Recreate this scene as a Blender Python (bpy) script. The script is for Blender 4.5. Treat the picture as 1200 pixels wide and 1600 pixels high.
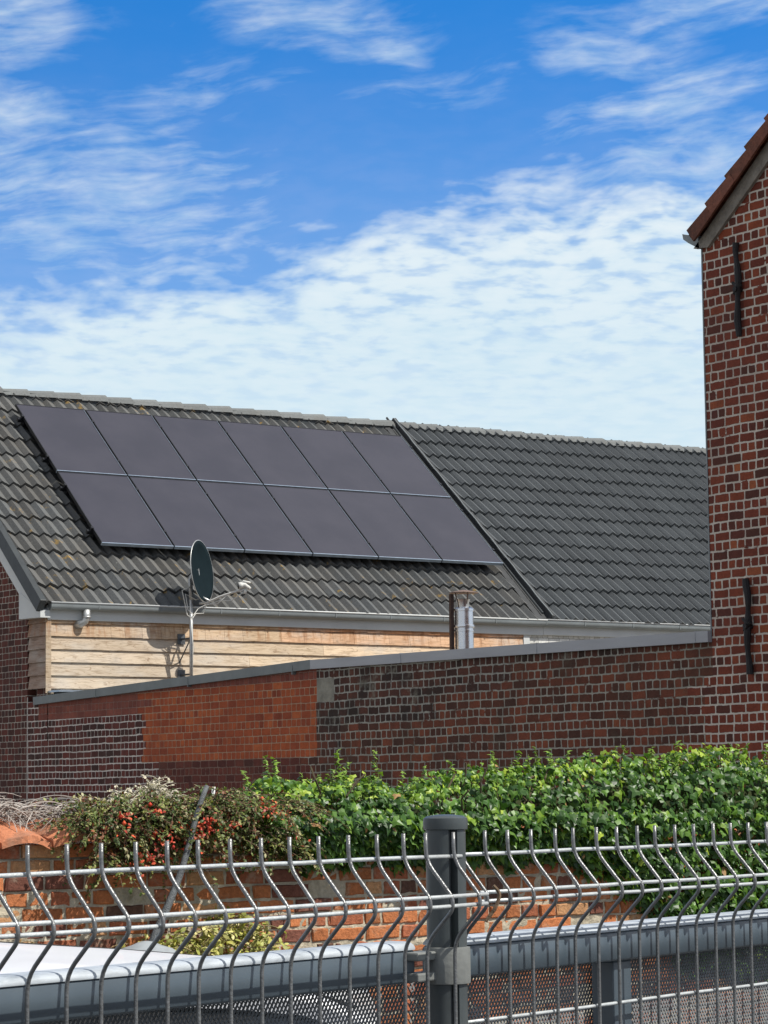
import bpy, math, random
import numpy as np
from mathutils import Vector, Matrix
random.seed(7); RNG = np.random.default_rng(11)
D = bpy.data; SC = bpy.context.scene
for o in list(D.objects): D.objects.remove(o)
COL = SC.collection
rad = math.radians

# ------------------------------------------------------------------ camera
CAM_P = Vector((-13.178, -26.148, 1.75))
YAW, PITCH, ROLL, F = 0.5970, 0.1092, -0.0111, 4036.0
fw = Vector((math.sin(YAW)*math.cos(PITCH), math.cos(YAW)*math.cos(PITCH), math.sin(PITCH)))
rt = fw.cross(Vector((0, 0, 1))).normalized(); up = rt.cross(fw)
c_, s_ = math.cos(ROLL), math.sin(ROLL)
rt2 = c_*rt + s_*up; up2 = -s_*rt + c_*up
cd = D.cameras.new('camera'); cam = D.objects.new('camera', cd); COL.objects.link(cam)
cam.matrix_world = Matrix(((rt2.x, up2.x, -fw.x, CAM_P.x), (rt2.y, up2.y, -fw.y, CAM_P.y), (rt2.z, up2.z, -fw.z, CAM_P.z), (0, 0, 0, 1)))
cd.sensor_fit = 'VERTICAL'; cd.sensor_height = 36.0; cd.lens = 36.0*F/1600.0
cd.clip_start = 0.05; cd.clip_end = 3000
SC.camera = cam
SC.render.resolution_x = 768; SC.render.resolution_y = 1024

# ------------------------------------------------------------------ light
SUN_EL, SUN_AZ = rad(51), rad(146)            # azimuth clockwise from +Y
sd = Vector((math.sin(SUN_AZ)*math.cos(SUN_EL), math.cos(SUN_AZ)*math.cos(SUN_EL), math.sin(SUN_EL)))
sl = D.lights.new('sun', 'SUN'); sl.energy = 4.8; sl.angle = rad(0.5); sl.color = (1.0, 0.95, 0.88)
so = D.objects.new('sun', sl); COL.objects.link(so)
so.rotation_euler = sd.to_track_quat('Z', 'Y').to_euler(); so.location = sd*60
SC.view_settings.view_transform = 'Standard'; SC.view_settings.look = 'None'
SC.view_settings.exposure = 0.15; SC.view_settings.gamma = 1.0
SC.view_settings.use_curve_mapping = False

class NT:
    """tiny node-tree writer"""
    def __init__(s, tree): s.t = tree; s.n = tree.nodes; s.l = tree.links
    def new(s, k, **kw):
        n = s.n.new(k)
        for a, b in kw.items(): setattr(n, a, b)
        return n
    def put(s, sock, v):
        if v is None: return
        if isinstance(v, bpy.types.NodeSocket): s.l.new(v, sock)
        else:
            if sock.type == 'RGBA' and len(v) == 3: v = (*v, 1)
            sock.default_value = v
    def m(s, op, a, b=None, c=None, clamp=False):
        n = s.new('ShaderNodeMath', operation=op, use_clamp=clamp)
        s.put(n.inputs[0], a); s.put(n.inputs[1], b); s.put(n.inputs[2], c)
        return n.outputs[0]
    def vm(s, op, a, b=None, sc=None):
        n = s.new('ShaderNodeVectorMath', operation=op)
        s.put(n.inputs[0], a); s.put(n.inputs[1], b)
        if sc is not None: s.put(n.inputs['Scale'], sc)
        return n.outputs['Value'] if op in ('LENGTH', 'DOT_PRODUCT') else n.outputs[0]
    def xyz(s, v):
        n = s.new('ShaderNodeSeparateXYZ'); s.put(n.inputs[0], v); return n.outputs
    def vec(s, x, y, z):
        n = s.new('ShaderNodeCombineXYZ'); s.put(n.inputs[0], x); s.put(n.inputs[1], y); s.put(n.inputs[2], z); return n.outputs[0]
    def noise(s, v, scale, detail=3, rough=.5, dist=0, col=False):
        n = s.new('ShaderNodeTexNoise'); s.put(n.inputs['Vector'], v)
        n.inputs['Scale'].default_value = scale; n.inputs['Detail'].default_value = detail
        n.inputs['Roughness'].default_value = rough; n.inputs['Distortion'].default_value = dist
        return n.outputs['Color' if col else 'Fac']
    def ss(s, v, a, b, o0=0., o1=1.):
        n = s.new('ShaderNodeMapRange', interpolation_type='SMOOTHSTEP')
        s.put(n.inputs[0], v); s.put(n.inputs[1], a); s.put(n.inputs[2], b); s.put(n.inputs[3], o0); s.put(n.inputs[4], o1)
        return n.outputs[0]
    def ramp(s, v, stops, interp='LINEAR'):
        n = s.new('ShaderNodeValToRGB'); cr = n.color_ramp; cr.interpolation = interp
        while len(cr.elements) < len(stops): cr.elements.new(1)
        for e, (p, c) in zip(cr.elements, stops): e.position = p; e.color = (*c, 1)
        s.put(n.inputs[0], v); return n.outputs[0]
    def mix(s, f, a, b, mode='MIX'):
        n = s.new('ShaderNodeMix', data_type='RGBA', blend_type=mode)
        s.put(n.inputs[0], f); s.put(n.inputs[6], a); s.put(n.inputs[7], b); return n.outputs[2]

# ------------------------------------------------------------------ sky
W = D.worlds.new('World'); SC.world = W; W.use_nodes = True
t = NT(W.node_tree); t.n.clear()
tc = t.new('ShaderNodeTexCoord').outputs['Generated']
x, y, z = t.xyz(tc)[0:3]
az = t.m('SUBTRACT', t.m('ARCTAN2', x, y), YAW)
el = t.m('ARCSINE', z)
PX = t.m('MULTIPLY', az, 40.36)          # hundreds of 'millirads' : angular units
PY = t.m('ADD', t.m('MULTIPLY', el, 40.36), t.m('MULTIPLY', PX, 0.011))
sky = t.new('ShaderNodeTexSky'); sky.sky_type = 'NISHITA'; sky.sun_disc = False
sky.sun_elevation = SUN_EL; sky.sun_rotation = SUN_AZ
sky.air_density = 1.0; sky.dust_density = 0.15; sky.ozone_density = 2.5; sky.altitude = 0
# look up the deep upper sky a little sooner than at sea level
elv = t.vec(x, y, t.m('ADD', t.m('MULTIPLY', z, 2.2), 0.10))
t.put(sky.inputs[0], t.vm('NORMALIZE', elv))
skyc = t.mix(1.0, sky.outputs[0], (0.27, 1.52, 2.45), 'MULTIPLY')
P = t.vec(PX, PY, 0)
warp = t.noise(P, .45, 2, .5, 0, True)
Pw = t.vm('ADD', P, t.vm('SCALE', t.vm('SUBTRACT', warp, (.5, .5, .5)), None, .55))
def rotsc(v, ang, sx, sy, ox=0, oy=0):
    n = t.new('ShaderNodeMapping'); n.vector_type = 'TEXTURE'
    t.put(n.inputs[0], v); n.inputs['Rotation'].default_value = (0, 0, ang)
    n.inputs['Scale'].default_value = (sx, sy, 1); n.inputs['Location'].default_value = (ox, oy, 0); return n.outputs[0]
big = t.noise(rotsc(Pw, .18, 2.6, 1.1, 3, 1), 1.0, 5, .55)
lumps = t.noise(rotsc(Pw, .06, .66, .24, 1, 2), 1.0, 3, .50, .0)      # soft altocumulus lumps
rip = t.noise(rotsc(P, -.03, .50, .13, 5, 2), 1.0, 3, .50, .0)           # fine ripples low down
wisp = t.noise(rotsc(Pw, .13, 1.5, .30, 7, 2), 1.0, 8, .60, .25)
X_, Y_, Z_ = t.xyz(Pw)[0:3]
edge = t.m('ADD', 8.75, t.m('MULTIPLY', X_, .20))
edge = t.m('ADD', edge, t.m('MULTIPLY', t.m('SUBTRACT', big, .5), 2.2))
bank = t.ss(t.m('SUBTRACT', edge, Y_), -1.3, 1.6)
def blob(cx, cy, rx, ry, ang=0, w=1.0):
    d = t.vm('LENGTH', rotsc(Pw, ang, rx, ry, cx, cy))
    return t.m('MULTIPLY', t.ss(d, 1.35, .0), w)
parts = [blob(-4.4, 9.2, 4.2, 2.0, -.10, .72), blob(-6.0, 10.5, 1.7, .6, -.1, .85), blob(-1.0, 12.0, 2.4, .75, -.16, .66), blob(.1, 11.6, 1.0, .4, -.3, .6),
         blob(-6.0, 11.9, 2.0, 1.2, .1, .62), blob(4.6, 10.75, 2.6, .5, .22, .85), blob(3.8, 11.6, 2.0, .9, .12, .60), blob(5.2, 9.7, 2.6, 1.1, .1, .80),
         blob(2.4, 9.4, 2.4, .7, .18, .62), blob(5.6, 12.2, 2.4, .6, .05, .58), blob(1.2, 11.0, 3.0, .6, .1, .36), blob(-3.0, 10.9, 3.0, .8, .1, .40)]
pz = parts[0]
for q in parts[1:]: pz = t.m('MAXIMUM', pz, q)
veil = t.m('MULTIPLY', t.ss(t.m('ADD', t.m('MULTIPLY', pz, .42), t.m('ADD', t.m('MULTIPLY', wisp, .85), t.m('MULTIPLY', lumps, .28))), .50, 1.22), t.ss(pz, 0., .5))
bk_ = t.ss(t.m('ADD', t.m('MULTIPLY', bank, .80), t.m('ADD', t.m('MULTIPLY', lumps, .50), t.m('MULTIPLY', wisp, .20))), .38, 1.06)
low = t.ss(Y_, 8.4, 5.2)
gap = t.m('SUBTRACT', 1., t.m('MULTIPLY', t.ss(t.m('ADD', t.m('MULTIPLY', lumps, .6), t.m('MULTIPLY', rip, .4)), 0.53, .36), t.ss(Y_, 5.6, 8.8, .04, .34)))
dens = t.m('MAXIMUM', t.m('MULTIPLY', veil, .76), t.m('MULTIPLY', gap, t.m('MAXIMUM', bk_, t.m('MULTIPLY', low, .92))))
dens = t.m('MAXIMUM', dens, t.ss(Y_, 12.5, 7.0, .01, .26))
lowf = t.ss(Y_, 9.5, 6.0)
shade = t.m('ADD', t.m('MULTIPLY', t.mix(lowf, lumps, rip), .65), t.m('MULTIPLY', big, .35))
ccol = t.mix(t.ss(shade, .36, .62), (6.5, 8.2, 9.3), (8.4, 9.3, 9.7))
ccol = t.mix(t.m('MULTIPLY', lowf, .70), ccol, (7.0, 8.6, 9.3))
allc = t.mix(t.m('MULTIPLY', dens, .96), skyc, ccol)
# sky outside the view: broken cloud added, bright to lift shaded walls
away = t.m('MAXIMUM', t.ss(t.m('ABSOLUTE', az), .30, .75), t.ss(el, .42, .80))
cl = t.ss(t.noise(t.vec(t.m('DIVIDE', x, t.m('ADD', z, .25)), t.m('DIVIDE', y, t.m('ADD', z, .25)), 0), 1.6, 5, .55), .36, .60)
wc = t.mix(t.m('MULTIPLY', cl, .9), t.mix(1., sky.outputs[0], (.9, 1.2, 1.35), 'MULTIPLY'), (9.6, 9.3, 8.8))
allc = t.mix(away, allc, wc)
bg = t.new('ShaderNodeBackground'); t.put(bg.inputs[0], allc); bg.inputs[1].default_value = 0.088
wo = t.new('ShaderNodeOutputWorld'); t.l.new(bg.outputs[0], wo.inputs[0])

# ------------------------------------------------------------------ mesh helpers
class MB:
    def __init__(s): s.v = []; s.f = []; s.c = []; s.m = []; s.smooth = False
    def add(s, vs, fs, col=None, mi=0):
        b = len(s.v); s.v += [tuple(q) for q in vs]; s.f += [tuple(b+i for i in f) for f in fs]
        s.c += [col if col is not None else (1, 1, 1)]*len(vs); s.m += [mi]*len(fs); return s
    def box(s, x0, x1, y0, y1, z0, z1, col=None, mi=0):
        return s.add([(x0,y0,z0),(x1,y0,z0),(x1,y1,z0),(x0,y1,z0),(x0,y0,z1),(x1,y0,z1),(x1,y1,z1),(x0,y1,z1)],
                     [(0,3,2,1),(4,5,6,7),(0,1,5,4),(1,2,6,5),(2,3,7,6),(3,0,4,7)], col, mi)
    def tube(s, pts, r, n=8, col=None, caps=True):
        pts = [Vector(p) for p in pts]; rr = r if isinstance(r, (list, tuple)) else [r]*len(pts)
        vs = []; a = None
        for i, p in enumerate(pts):
            d = (pts[min(i+1, len(pts)-1)]-pts[max(i-1, 0)]).normalized()
            if a is None:
                a = d.cross(Vector((0, 0, 1)))
                if a.length < .05: a = d.cross(Vector((1, 0, 0)))
            a = (a - d*a.dot(d)).normalized(); b = d.cross(a)
            for k in range(n):
                w = 2*math.pi*k/n; vs.append(p+(a*math.cos(w)+b*math.sin(w))*rr[i])
        fs = [(i*n+k, i*n+(k+1) % n, (i+1)*n+(k+1) % n, (i+1)*n+k) for i in range(len(pts)-1) for k in range(n)]
        if caps: fs += [tuple(range(n))[::-1], tuple((len(pts)-1)*n+k for k in range(n))]
        return s.add(vs, fs, col)
    def lathe(s, c, prof, n=32, col=None):
        vs = [(c[0]+r*math.cos(2*math.pi*k/n), c[1]+r*math.sin(2*math.pi*k/n), z) for r, z in prof for k in range(n)]
        fs = [(i*n+k, i*n+(k+1) % n, (i+1)*n+(k+1) % n, (i+1)*n+k) for i in range(len(prof)-1) for k in range(n)]
        fs += [tuple(range(n))[::-1], tuple((len(prof)-1)*n+k for k in range(n))]
        return s.add(vs, fs, col)
    def prism(s, poly, a, b, col=None, mi=0):
        """poly: 3-D points, extruded by vector b-a"""
        e = Vector(b)-Vector(a); n = len(poly); P0 = [Vector(p) for p in poly]
        return s.add(P0+[p+e for p in P0], [tuple(range(n))[::-1], tuple(range(n, 2*n))]+[(i, (i+1) % n, n+(i+1) % n, n+i) for i in range(n)], col, mi)
    def build(s, name, mats, parent=None, smooth=False, bevel=0, auto=None):
        me = D.meshes.new(name); off = parent.location if parent else Vector((0, 0, 0))
        if parent and parent.parent: off = off + parent.parent.location
        v = np.array(s.v, dtype=float) - np.array(off)
        me.from_pydata(v.tolist(), [], s.f)
        mats = mats if isinstance(mats, (list, tuple)) else [mats]
        for m in mats: me.materials.append(m)
        me.polygons.foreach_set('material_index', s.m)
        ca = me.color_attributes.new('Col', 'FLOAT_COLOR', 'POINT')
        cc = np.ones((len(s.v), 4)); cc[:, :3] = np.array(s.c); ca.data.foreach_set('color', cc.ravel())
        if smooth: me.polygons.foreach_set('use_smooth', [True]*len(s.f))
        me.validate(); me.update()
        o = D.objects.new(name, me); COL.objects.link(o)
        if parent: o.parent = parent
        if auto is not None:
            import bmesh
            bm = bmesh.new(); bm.from_mesh(me)
            for e in bm.edges: e.smooth = (len(e.link_faces) != 2) or e.calc_face_angle(0) < rad(auto)
            for f in bm.faces: f.smooth = True
            bm.to_mesh(me); bm.free()
        if bevel:
            md = o.modifiers.new('bevel', 'BEVEL'); md.width = bevel; md.segments = 2; md.limit_method = 'ANGLE'
        return o

def raw(name, V, Fc, C, mat, parent=None, smooth=False):
    """numpy arrays straight into one mesh"""
    me = D.meshes.new(name); off = np.array(parent.location if parent else (0, 0, 0))
    me.from_pydata((V-off).tolist(), [], Fc.tolist() if hasattr(Fc, 'tolist') else Fc); me.materials.append(mat)
    ca = me.color_attributes.new('Col', 'FLOAT_COLOR', 'POINT')
    cc = np.ones((len(V), 4)); cc[:, :3] = C; ca.data.foreach_set('color', cc.ravel())
    if smooth: me.polygons.foreach_set('use_smooth', [True]*len(me.polygons))
    me.update(); o = D.objects.new(name, me); COL.objects.link(o)
    if parent: o.parent = parent
    return o
def thing(name, loc, label, cat, group=None):
    o = D.objects.new(name, None); COL.objects.link(o); o.location = loc; o.empty_display_size = .2
    return tag(o, label, cat, group)
def tag(o, label, cat, group=None):
    o['label'] = label; o['category'] = cat
    if group: o['group'] = group
    return o

# ------------------------------------------------------------------ materials
def mat(name):
    m = D.materials.new(name); m.use_nodes = True; t = NT(m.node_tree)
    b = t.n['Principled BSDF']; return m, t, b
def pos(t): return t.new('ShaderNodeNewGeometry').outputs['Position']
def bump(t, b, h, strength, dist):
    n = t.new('ShaderNodeBump'); n.inputs['Strength'].default_value = strength; n.inputs['Distance'].default_value = dist
    t.put(n.inputs['Height'], h); t.put(b.inputs['Normal'], n.outputs[0]); return n
def plain(name, col, rough=.5, metal=0, var=.12, scale=6, spec=.5, bmp=0.0, coat=0, stretch=None, dirt=None):
    m, t, b = mat(name); p = pos(t)
    if stretch: p = t.vm('MULTIPLY', p, stretch)
    n = t.noise(p, scale, 6, .62)
    lo = tuple(c*(1-var) for c in col); hi = tuple(min(1, c*(1+var)) for c in col)
    c = t.ramp(n, [(.3, lo), (.7, hi)])
    if dirt: c = t.mix(t.ss(t.noise(p, scale*.35, 8, .7), .52, .74, 0, dirt[1]), c, dirt[0])
    t.put(b.inputs['Base Color'], c)
    t.put(b.inputs['Roughness'], t.m('ADD', rough-.08, t.m('MULTIPLY', t.noise(p, scale*3, 4), .16)))
    b.inputs['Metallic'].default_value = metal; b.inputs['Specular IOR Level'].default_value = spec
    b.inputs['Coat Weight'].default_value = coat
    if bmp: bump(t, b, t.noise(p, scale*5, 5), bmp, .01)
    return m

def brick(name, axis, cols, mortar, h=.073, w=(.170, .085), mt=.011, seed=0., wob=1.0, age=None, agec=(.05, .045, .04), agef=.5, mvar=.25, gone=0.0, green=None, lump=1.0, vj=1.0):
    """bonded brickwork: alternate rows of stretchers and headers, colour per brick"""
    m, t, b = mat(name); p = pos(t); X, Y, Z = t.xyz(p)[0:3]
    U = X if axis == 'X' else Y
    n1 = t.xyz(t.vm('SUBTRACT', t.noise(p, 2.2, 2, .5, 0, True), (.5, .5, .5)))
    n2 = t.xyz(t.vm('SUBTRACT', t.noise(p, 17., 3, .6, 0, True), (.5, .5, .5)))
    V0 = t.m('ADD', Z, t.m('MULTIPLY', n1[1], .016*wob))
    V = t.m('ADD', V0, t.m('MULTIPLY', n2[1], .013*wob))
    U = t.m('ADD', U, t.m('ADD', t.m('MULTIPLY', n1[0], .02*wob), t.m('MULTIPLY', n2[0], .014*wob)))
    vr = t.m('DIVIDE', V, h); row = t.m('FLOOR', vr); fv = t.m('FRACT', vr)
    par = t.m('FLOORED_MODULO', row, 2.0)
    wd = t.m('ADD', w[0], t.m('MULTIPLY', par, w[1]-w[0]))
    wn = t.new('ShaderNodeTexWhiteNoise', noise_dimensions='2D'); t.put(wn.inputs['Vector'], t.vec(row, seed, 0))
    rowoff = t.m('MULTIPLY', wn.outputs['Value'], .35)
    ur = t.m('ADD', t.m('ADD', t.m('DIVIDE', U, wd), t.m('MULTIPLY', par, .25)), rowoff)
    cell = t.m('FLOOR', ur); fu = t.m('FRACT', ur)
    du = t.m('MULTIPLY', t.m('MINIMUM', fu, t.m('SUBTRACT', 1., fu)), wd)
    dv = t.m('MULTIPLY', t.m('MINIMUM', fv, t.m('SUBTRACT', 1., fv)), h)
    du = t.m('MULTIPLY', du, vj)
    # rounded corner distance
    hm = mt*.5
    e = t.m('MINIMUM', du, dv)
    e = t.m('SUBTRACT', e, t.m('MULTIPLY', t.m('MULTIPLY', t.ss(du, .02, 0), t.ss(dv, .02, 0)), .004))
    hmv = t.m('MULTIPLY', t.m('ADD', .6, t.m('MULTIPLY', t.noise(p, 5., 3), .8)), hm)
    mask = t.ss(e, t.m('SUBTRACT', hmv, .0018), t.m('ADD', hmv, .0018))
    wn2 = t.new('ShaderNodeTexWhiteNoise', noise_dimensions='3D'); t.put(wn2.inputs['Vector'], t.vec(cell, row, seed+.5))
    rv = wn2.outputs['Value']; rc = t.xyz(wn2.outputs['Color'])
    bc = t.ramp(rv, cols, 'LINEAR')
    gr = t.noise(p, 60., 5, .7); bl = t.noise(p, 9., 5, .65)
    bc = t.mix(1., bc, t.ramp(gr, [(.2, (.66, .66, .66)), (.8, (1.25, 1.25, 1.25))]), 'MULTIPLY')
    bc = t.mix(1., bc, t.ramp(bl, [(.25, (.72, .72, .72)), (.75, (1.22, 1.22, 1.22))]), 'MULTIPLY')
    mc = t.mix(t.noise(p, 11., 5, .7), tuple(c*(1-mvar) for c in mortar), tuple(min(1, c*(1+mvar)) for c in mortar))
    if gone: mask = t.m('MAXIMUM', mask, t.ss(t.noise(t.vm('MULTIPLY', p, (1, 1, 2.2)), 4.5, 5, .65), .56-.2*gone+.08, .66))
    c = t.mix(mask, mc, bc)
    if age is not None:
        af = t.ss(t.noise(p, age, 7, .68), .44, .68, 0, agef)
        c = t.mix(af, c, agec)
    if green: c = t.mix(t.ss(t.noise(p, 3., 6, .7), .55, .7, 0, green[1]), c, green[0])
    t.put(b.inputs['Base Color'], c); b.inputs['Roughness'].default_value = .88; b.inputs['Specular IOR Level'].default_value = .25
    hgt = t.m('ADD', t.m('MULTIPLY', mask, .6), t.m('ADD', t.m('MULTIPLY', gr, .25*lump), t.m('ADD', t.m('MULTIPLY', bl, .35*lump), t.m('MULTIPLY', t.m('MULTIPLY', rc[1], mask), .35))))
    bump(t, b, hgt, .75, .012)
    return m

RED = [(0, (.075, .034, .025)), (.2, (.11, .042, .027)), (.45, (.135, .046, .028)), (.75, (.18, .055, .032)), (.95, (.22, .066, .035)), (1, (.28, .09, .04))]
M_TALL = brick('brick_tall', 'Y', [(0, (.085, .036, .027)), (.14, (.12, .038, .028)), (.3, (.175, .044, .027)), (.7, (.215, .054, .031)), (.96, (.26, .065, .032)), (1, (.36, .11, .045))], (.56, .50, .43), mt=.0145, seed=3, wob=1.1, age=1.1, agec=(.12, .04, .03), agef=.4, mvar=.28, gone=.10)
M_OLD = brick('brick_old', 'Y', RED, (.34, .32, .27), mt=.013, seed=5, wob=1.35, age=1.6, agec=(.055, .040, .03), agef=.5, mvar=.4, gone=.30, green=((.10, .085, .055), .35), lump=1.5)
M_OLDTOP = brick('brick_old_top', 'Y', [(0, (.045, .028, .023)), (.5, (.085, .037, .028)), (1, (.13, .05, .034))], (.34, .33, .29), mt=.014, seed=6, wob=1.7, age=2.6, agec=(.03, .028, .025), agef=.6, mvar=.5, gone=.35, green=((.26, .25, .20), .55), lump=1.6)
M_ORANGE = brick('brick_orange', 'Y', [(0, (.26, .06, .03)), (.3, (.35, .082, .034)), (.8, (.42, .10, .036)), (1, (.48, .13, .045))], (.42, .27, .18), mt=.009, seed=8, wob=.55, age=.8, agec=(.24, .06, .03), agef=.5)
M_STRIP = brick('brick_strip', 'Y', [(0, (.18, .055, .04)), (.5, (.23, .07, .05)), (1, (.28, .09, .06))], (.26, .15, .12), mt=.008, seed=9, wob=.5, age=1.2, agec=(.17, .07, .055), agef=.6)
M_WHITEM = brick('brick_white_pointing', 'Y', [(0, (.05, .026, .022)), (.4, (.10, .032, .027)), (1, (.16, .045, .034))], (.62, .57, .52), mt=.0140, seed=12, wob=1.5, vj=1.7, age=1.5, agec=(.10, .06, .05), agef=.45, mvar=.3)
M_DULL = brick('brick_dull', 'Y', [(0, (.09, .03, .024)), (.5, (.13, .038, .028)), (1, (.17, .05, .034))], (.22, .14, .11), mt=.010, seed=14, wob=1., age=1.3, agec=(.08, .045, .035), agef=.6, gone=.4)
M_GABLE = brick('brick_gable', 'Y', [(0, (.055, .028, .024)), (.4, (.10, .036, .028)), (1, (.15, .045, .034))], (.40, .36, .31), mt=.009, seed=15, wob=1.1, age=1.5, agec=(.07, .035, .03), agef=.5)
M_CEMENT = plain('cement_patch', (.24, .23, .19), .9, var=.35, scale=7, bmp=.6)
M_WHITEBRICK = brick('brick_painted_white', 'X', [(0, (.62, .62, .58)), (.5, (.70, .70, .66)), (1, (.76, .76, .72))], (.40, .39, .36), mt=.007, seed=2, wob=.5, lump=.6)

def colmat(name, rough=.8, spec=.3, grain=60, gr=.35, bmp=.5, trans=0, bd=.01, lichen=False, blot=None, hue=None):
    m, t, b = mat(name); p = pos(t)
    a = t.new('ShaderNodeVertexColor'); a.layer_name = 'Col'
    g = t.noise(p, grain, 5, .7)
    c = t.mix(1., a.outputs[0], t.ramp(g, [(.2, (1-gr,)*3), (.8, (1+gr,)*3)]), 'MULTIPLY')
    if blot: c = t.mix(t.ss(t.noise(p, blot[0], 7, .7), blot[3], blot[4], 0, blot[2]), c, blot[1])
    if lichen:
        c = t.mix(t.ss(t.noise(t.vm('MULTIPLY', p, (1, 1, 1.2)), 4.2, 7, .72), .60, .68, 0, .8), c, (.36, .23, .06))
        c = t.mix(t.ss(t.noise(t.vm('ADD', p, (9, 3, 1)), 16., 5, .7), .66, .72, 0, .6), c, (.42, .42, .38))
    t.put(b.inputs['Base Color'], c); b.inputs['Roughness'].default_value = rough; b.inputs['Specular IOR Level'].default_value = spec
    if bmp: bump(t, b, g, bmp, bd)
    if trans:
        tr = t.new('ShaderNodeBsdfTranslucent'); t.put(tr.inputs[0], t.mix(1., c, (1.25, 1.35, .55), 'MULTIPLY'))
        mx = t.new('ShaderNodeMixShader'); mx.inputs[0].default_value = trans
        t.l.new(b.outputs[0], mx.inputs[1]); t.l.new(tr.outputs[0], mx.inputs[2])
        t.l.new(mx.outputs[0], t.n['Material Output'].inputs[0])
    return m
M_TILE_OLD = colmat('roof_tile_old', .75, .35, 45, .30, .5, lichen=True, blot=(1.1, (.125, .115, .098), .45, .45, .7))
M_TILE_NEW = colmat('roof_tile_new', .5, .5, 50, .2, .35, blot=(2.5, (.075, .08, .085), .4, .5, .7))
M_TERRA = colmat('terracotta', .8, .3, 40, .35, .7, blot=(7., (.22, .14, .10), .6, .48, .68))
M_LOWBRICK = colmat('low_wall_brick', .88, .25, 55, .45, .9, blot=(9., (.42, .36, .27), .55, .52, .70))
M_LOWMORTAR = plain('low_wall_mortar', (.44, .39, .29), .92, var=.35, scale=14, bmp=.8, dirt=((.12, .11, .06), .5))
M_LEAF = colmat('ivy_leaf', .42, .42, 90, .18, 0, trans=.24)
M_SMALL = colmat('small_leaf', .5, .4, 90, .2, 0, trans=.2)
M_TWIG = colmat('twig', .85, .2, 80, .3, .4)
M_ZINC = plain('zinc', (.21, .235, .24), .5, .25, .14, 4, bmp=.15, dirt=((.2, .22, .22), .5))
M_FASCIA = plain('fascia_paint', (.56, .58, .57), .55, 0, .06, 3, dirt=((.36, .38, .36), .5))
M_DARKTRIM = plain('dark_trim', (.028, .034, .036), .5, 0, .25, 8)
M_COPE_L = plain('coping_left', (.17, .19, .19), .5, .1, .12, 5, dirt=((.10, .12, .12), .6))
M_COPE_R = plain('coping_right', (.36, .37, .39), .5, .1, .10, 3, stretch=(1, .5, 3), dirt=((.26, .26, .27), .5))
M_LEADD = plain('old_lead', (.035, .038, .04), .7, .1, .3, 9, bmp=.4)
M_LEAD = plain('lead', (.09, .10, .11), .5, .3, .3, 9, bmp=.5)
M_IRON = plain('black_iron', (.012, .011, .012), .6, .2, .4, 20, bmp=.5)
M_STEEL = plain('stainless', (.74, .75, .76), .27, 1., .05, 3)
M_BROWNM = plain('brown_metal', (.075, .045, .035), .55, .2, .2, 9)
M_RUST = plain('rusty_cowl', (.20, .14, .11), .6, .3, .3, 30)
M_DISH = plain('dish_dark', (.008, .016, .020), .75, 0, .15, 5, spec=.06)
M_GALV = plain('galvanised', (.46, .47, .46), .42, .6, .2, 18, bmp=.2)
M_CABLE = plain('white_cable', (.62, .62, .58), .6, 0, .15, 30)
M_WIRE = plain('fence_wire', (.17, .175, .175), .32, .45, .25, 60, bmp=.15)
M_WIREH = plain('fence_wire_lit', (.50, .53, .53), .42, .25, .15, 60, bmp=.15)  # horizontal wires paler: brightness of their lit tops put into the colour
M_LIT_TOP = plain('gate_lit_top', (.42, .46, .49), .5, .1, .22, 22, stretch=(1, 1, 6), dirt=((.16, .19, .21), .7))  # lit top edge of the gate rail painted as a paler metal
M_POST = plain('post_paint', (.050, .060, .062), .42, 0, .22, 12, dirt=((.10, .11, .11), .4))
M_CLAMP = plain('clamp_grey', (.19, .20, .19), .62, .1, .18, 30, bmp=.08)
M_BAR = plain('gate_paint', (.062, .084, .102), .34, 0, .12, 9, spec=.8, dirt=((.13, .15, .16), .35))
M_GMESH = plain('gate_mesh', (.14, .15, .155), .45, .25, .25, 40)
M_CARW = plain('car_white', (.84, .85, .86), .35, 0, .02, 2, coat=.3)
M_CARGLASS = plain('car_glass', (.012, .016, .02), .06, 0, .05, 2, spec=.8)
M_RUBBER = plain('rubber', (.02, .02, .02), .8, 0, .2, 20)
M_RIM = plain('rim', (.5, .5, .52), .3, .9, .05, 5)
M_LAMP_R = plain('rear_lamp', (.35, .01, .01), .15, 0, .05, 5)
M_LAMP_W = plain('head_lamp', (.7, .72, .75), .1, .2, .05, 5)
M_OLDWOOD = plain('old_wood', (.22, .20, .17), .85, 0, .3, 14, stretch=(1, 1, 1), bmp=.6)
M_RTILE = colmat('red_tile', .8, .3, 35, .4, .7, blot=(6., (.06, .035, .028), .6, .45, .65))
M_TARP = plain('grey_cover', (.30, .33, .35), .55, 0, .15, 14)
M_POLE = plain('grey_pole', (.11, .12, .125), .7, 0, .4, 35, bmp=.8)
M_BLACK = plain('black_frame', (.010, .011, .014), .45, .2, .2, 10)
M_ALU = plain('panel_frame', (.42, .50, .58), .35, .8, .1, 10)

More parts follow.
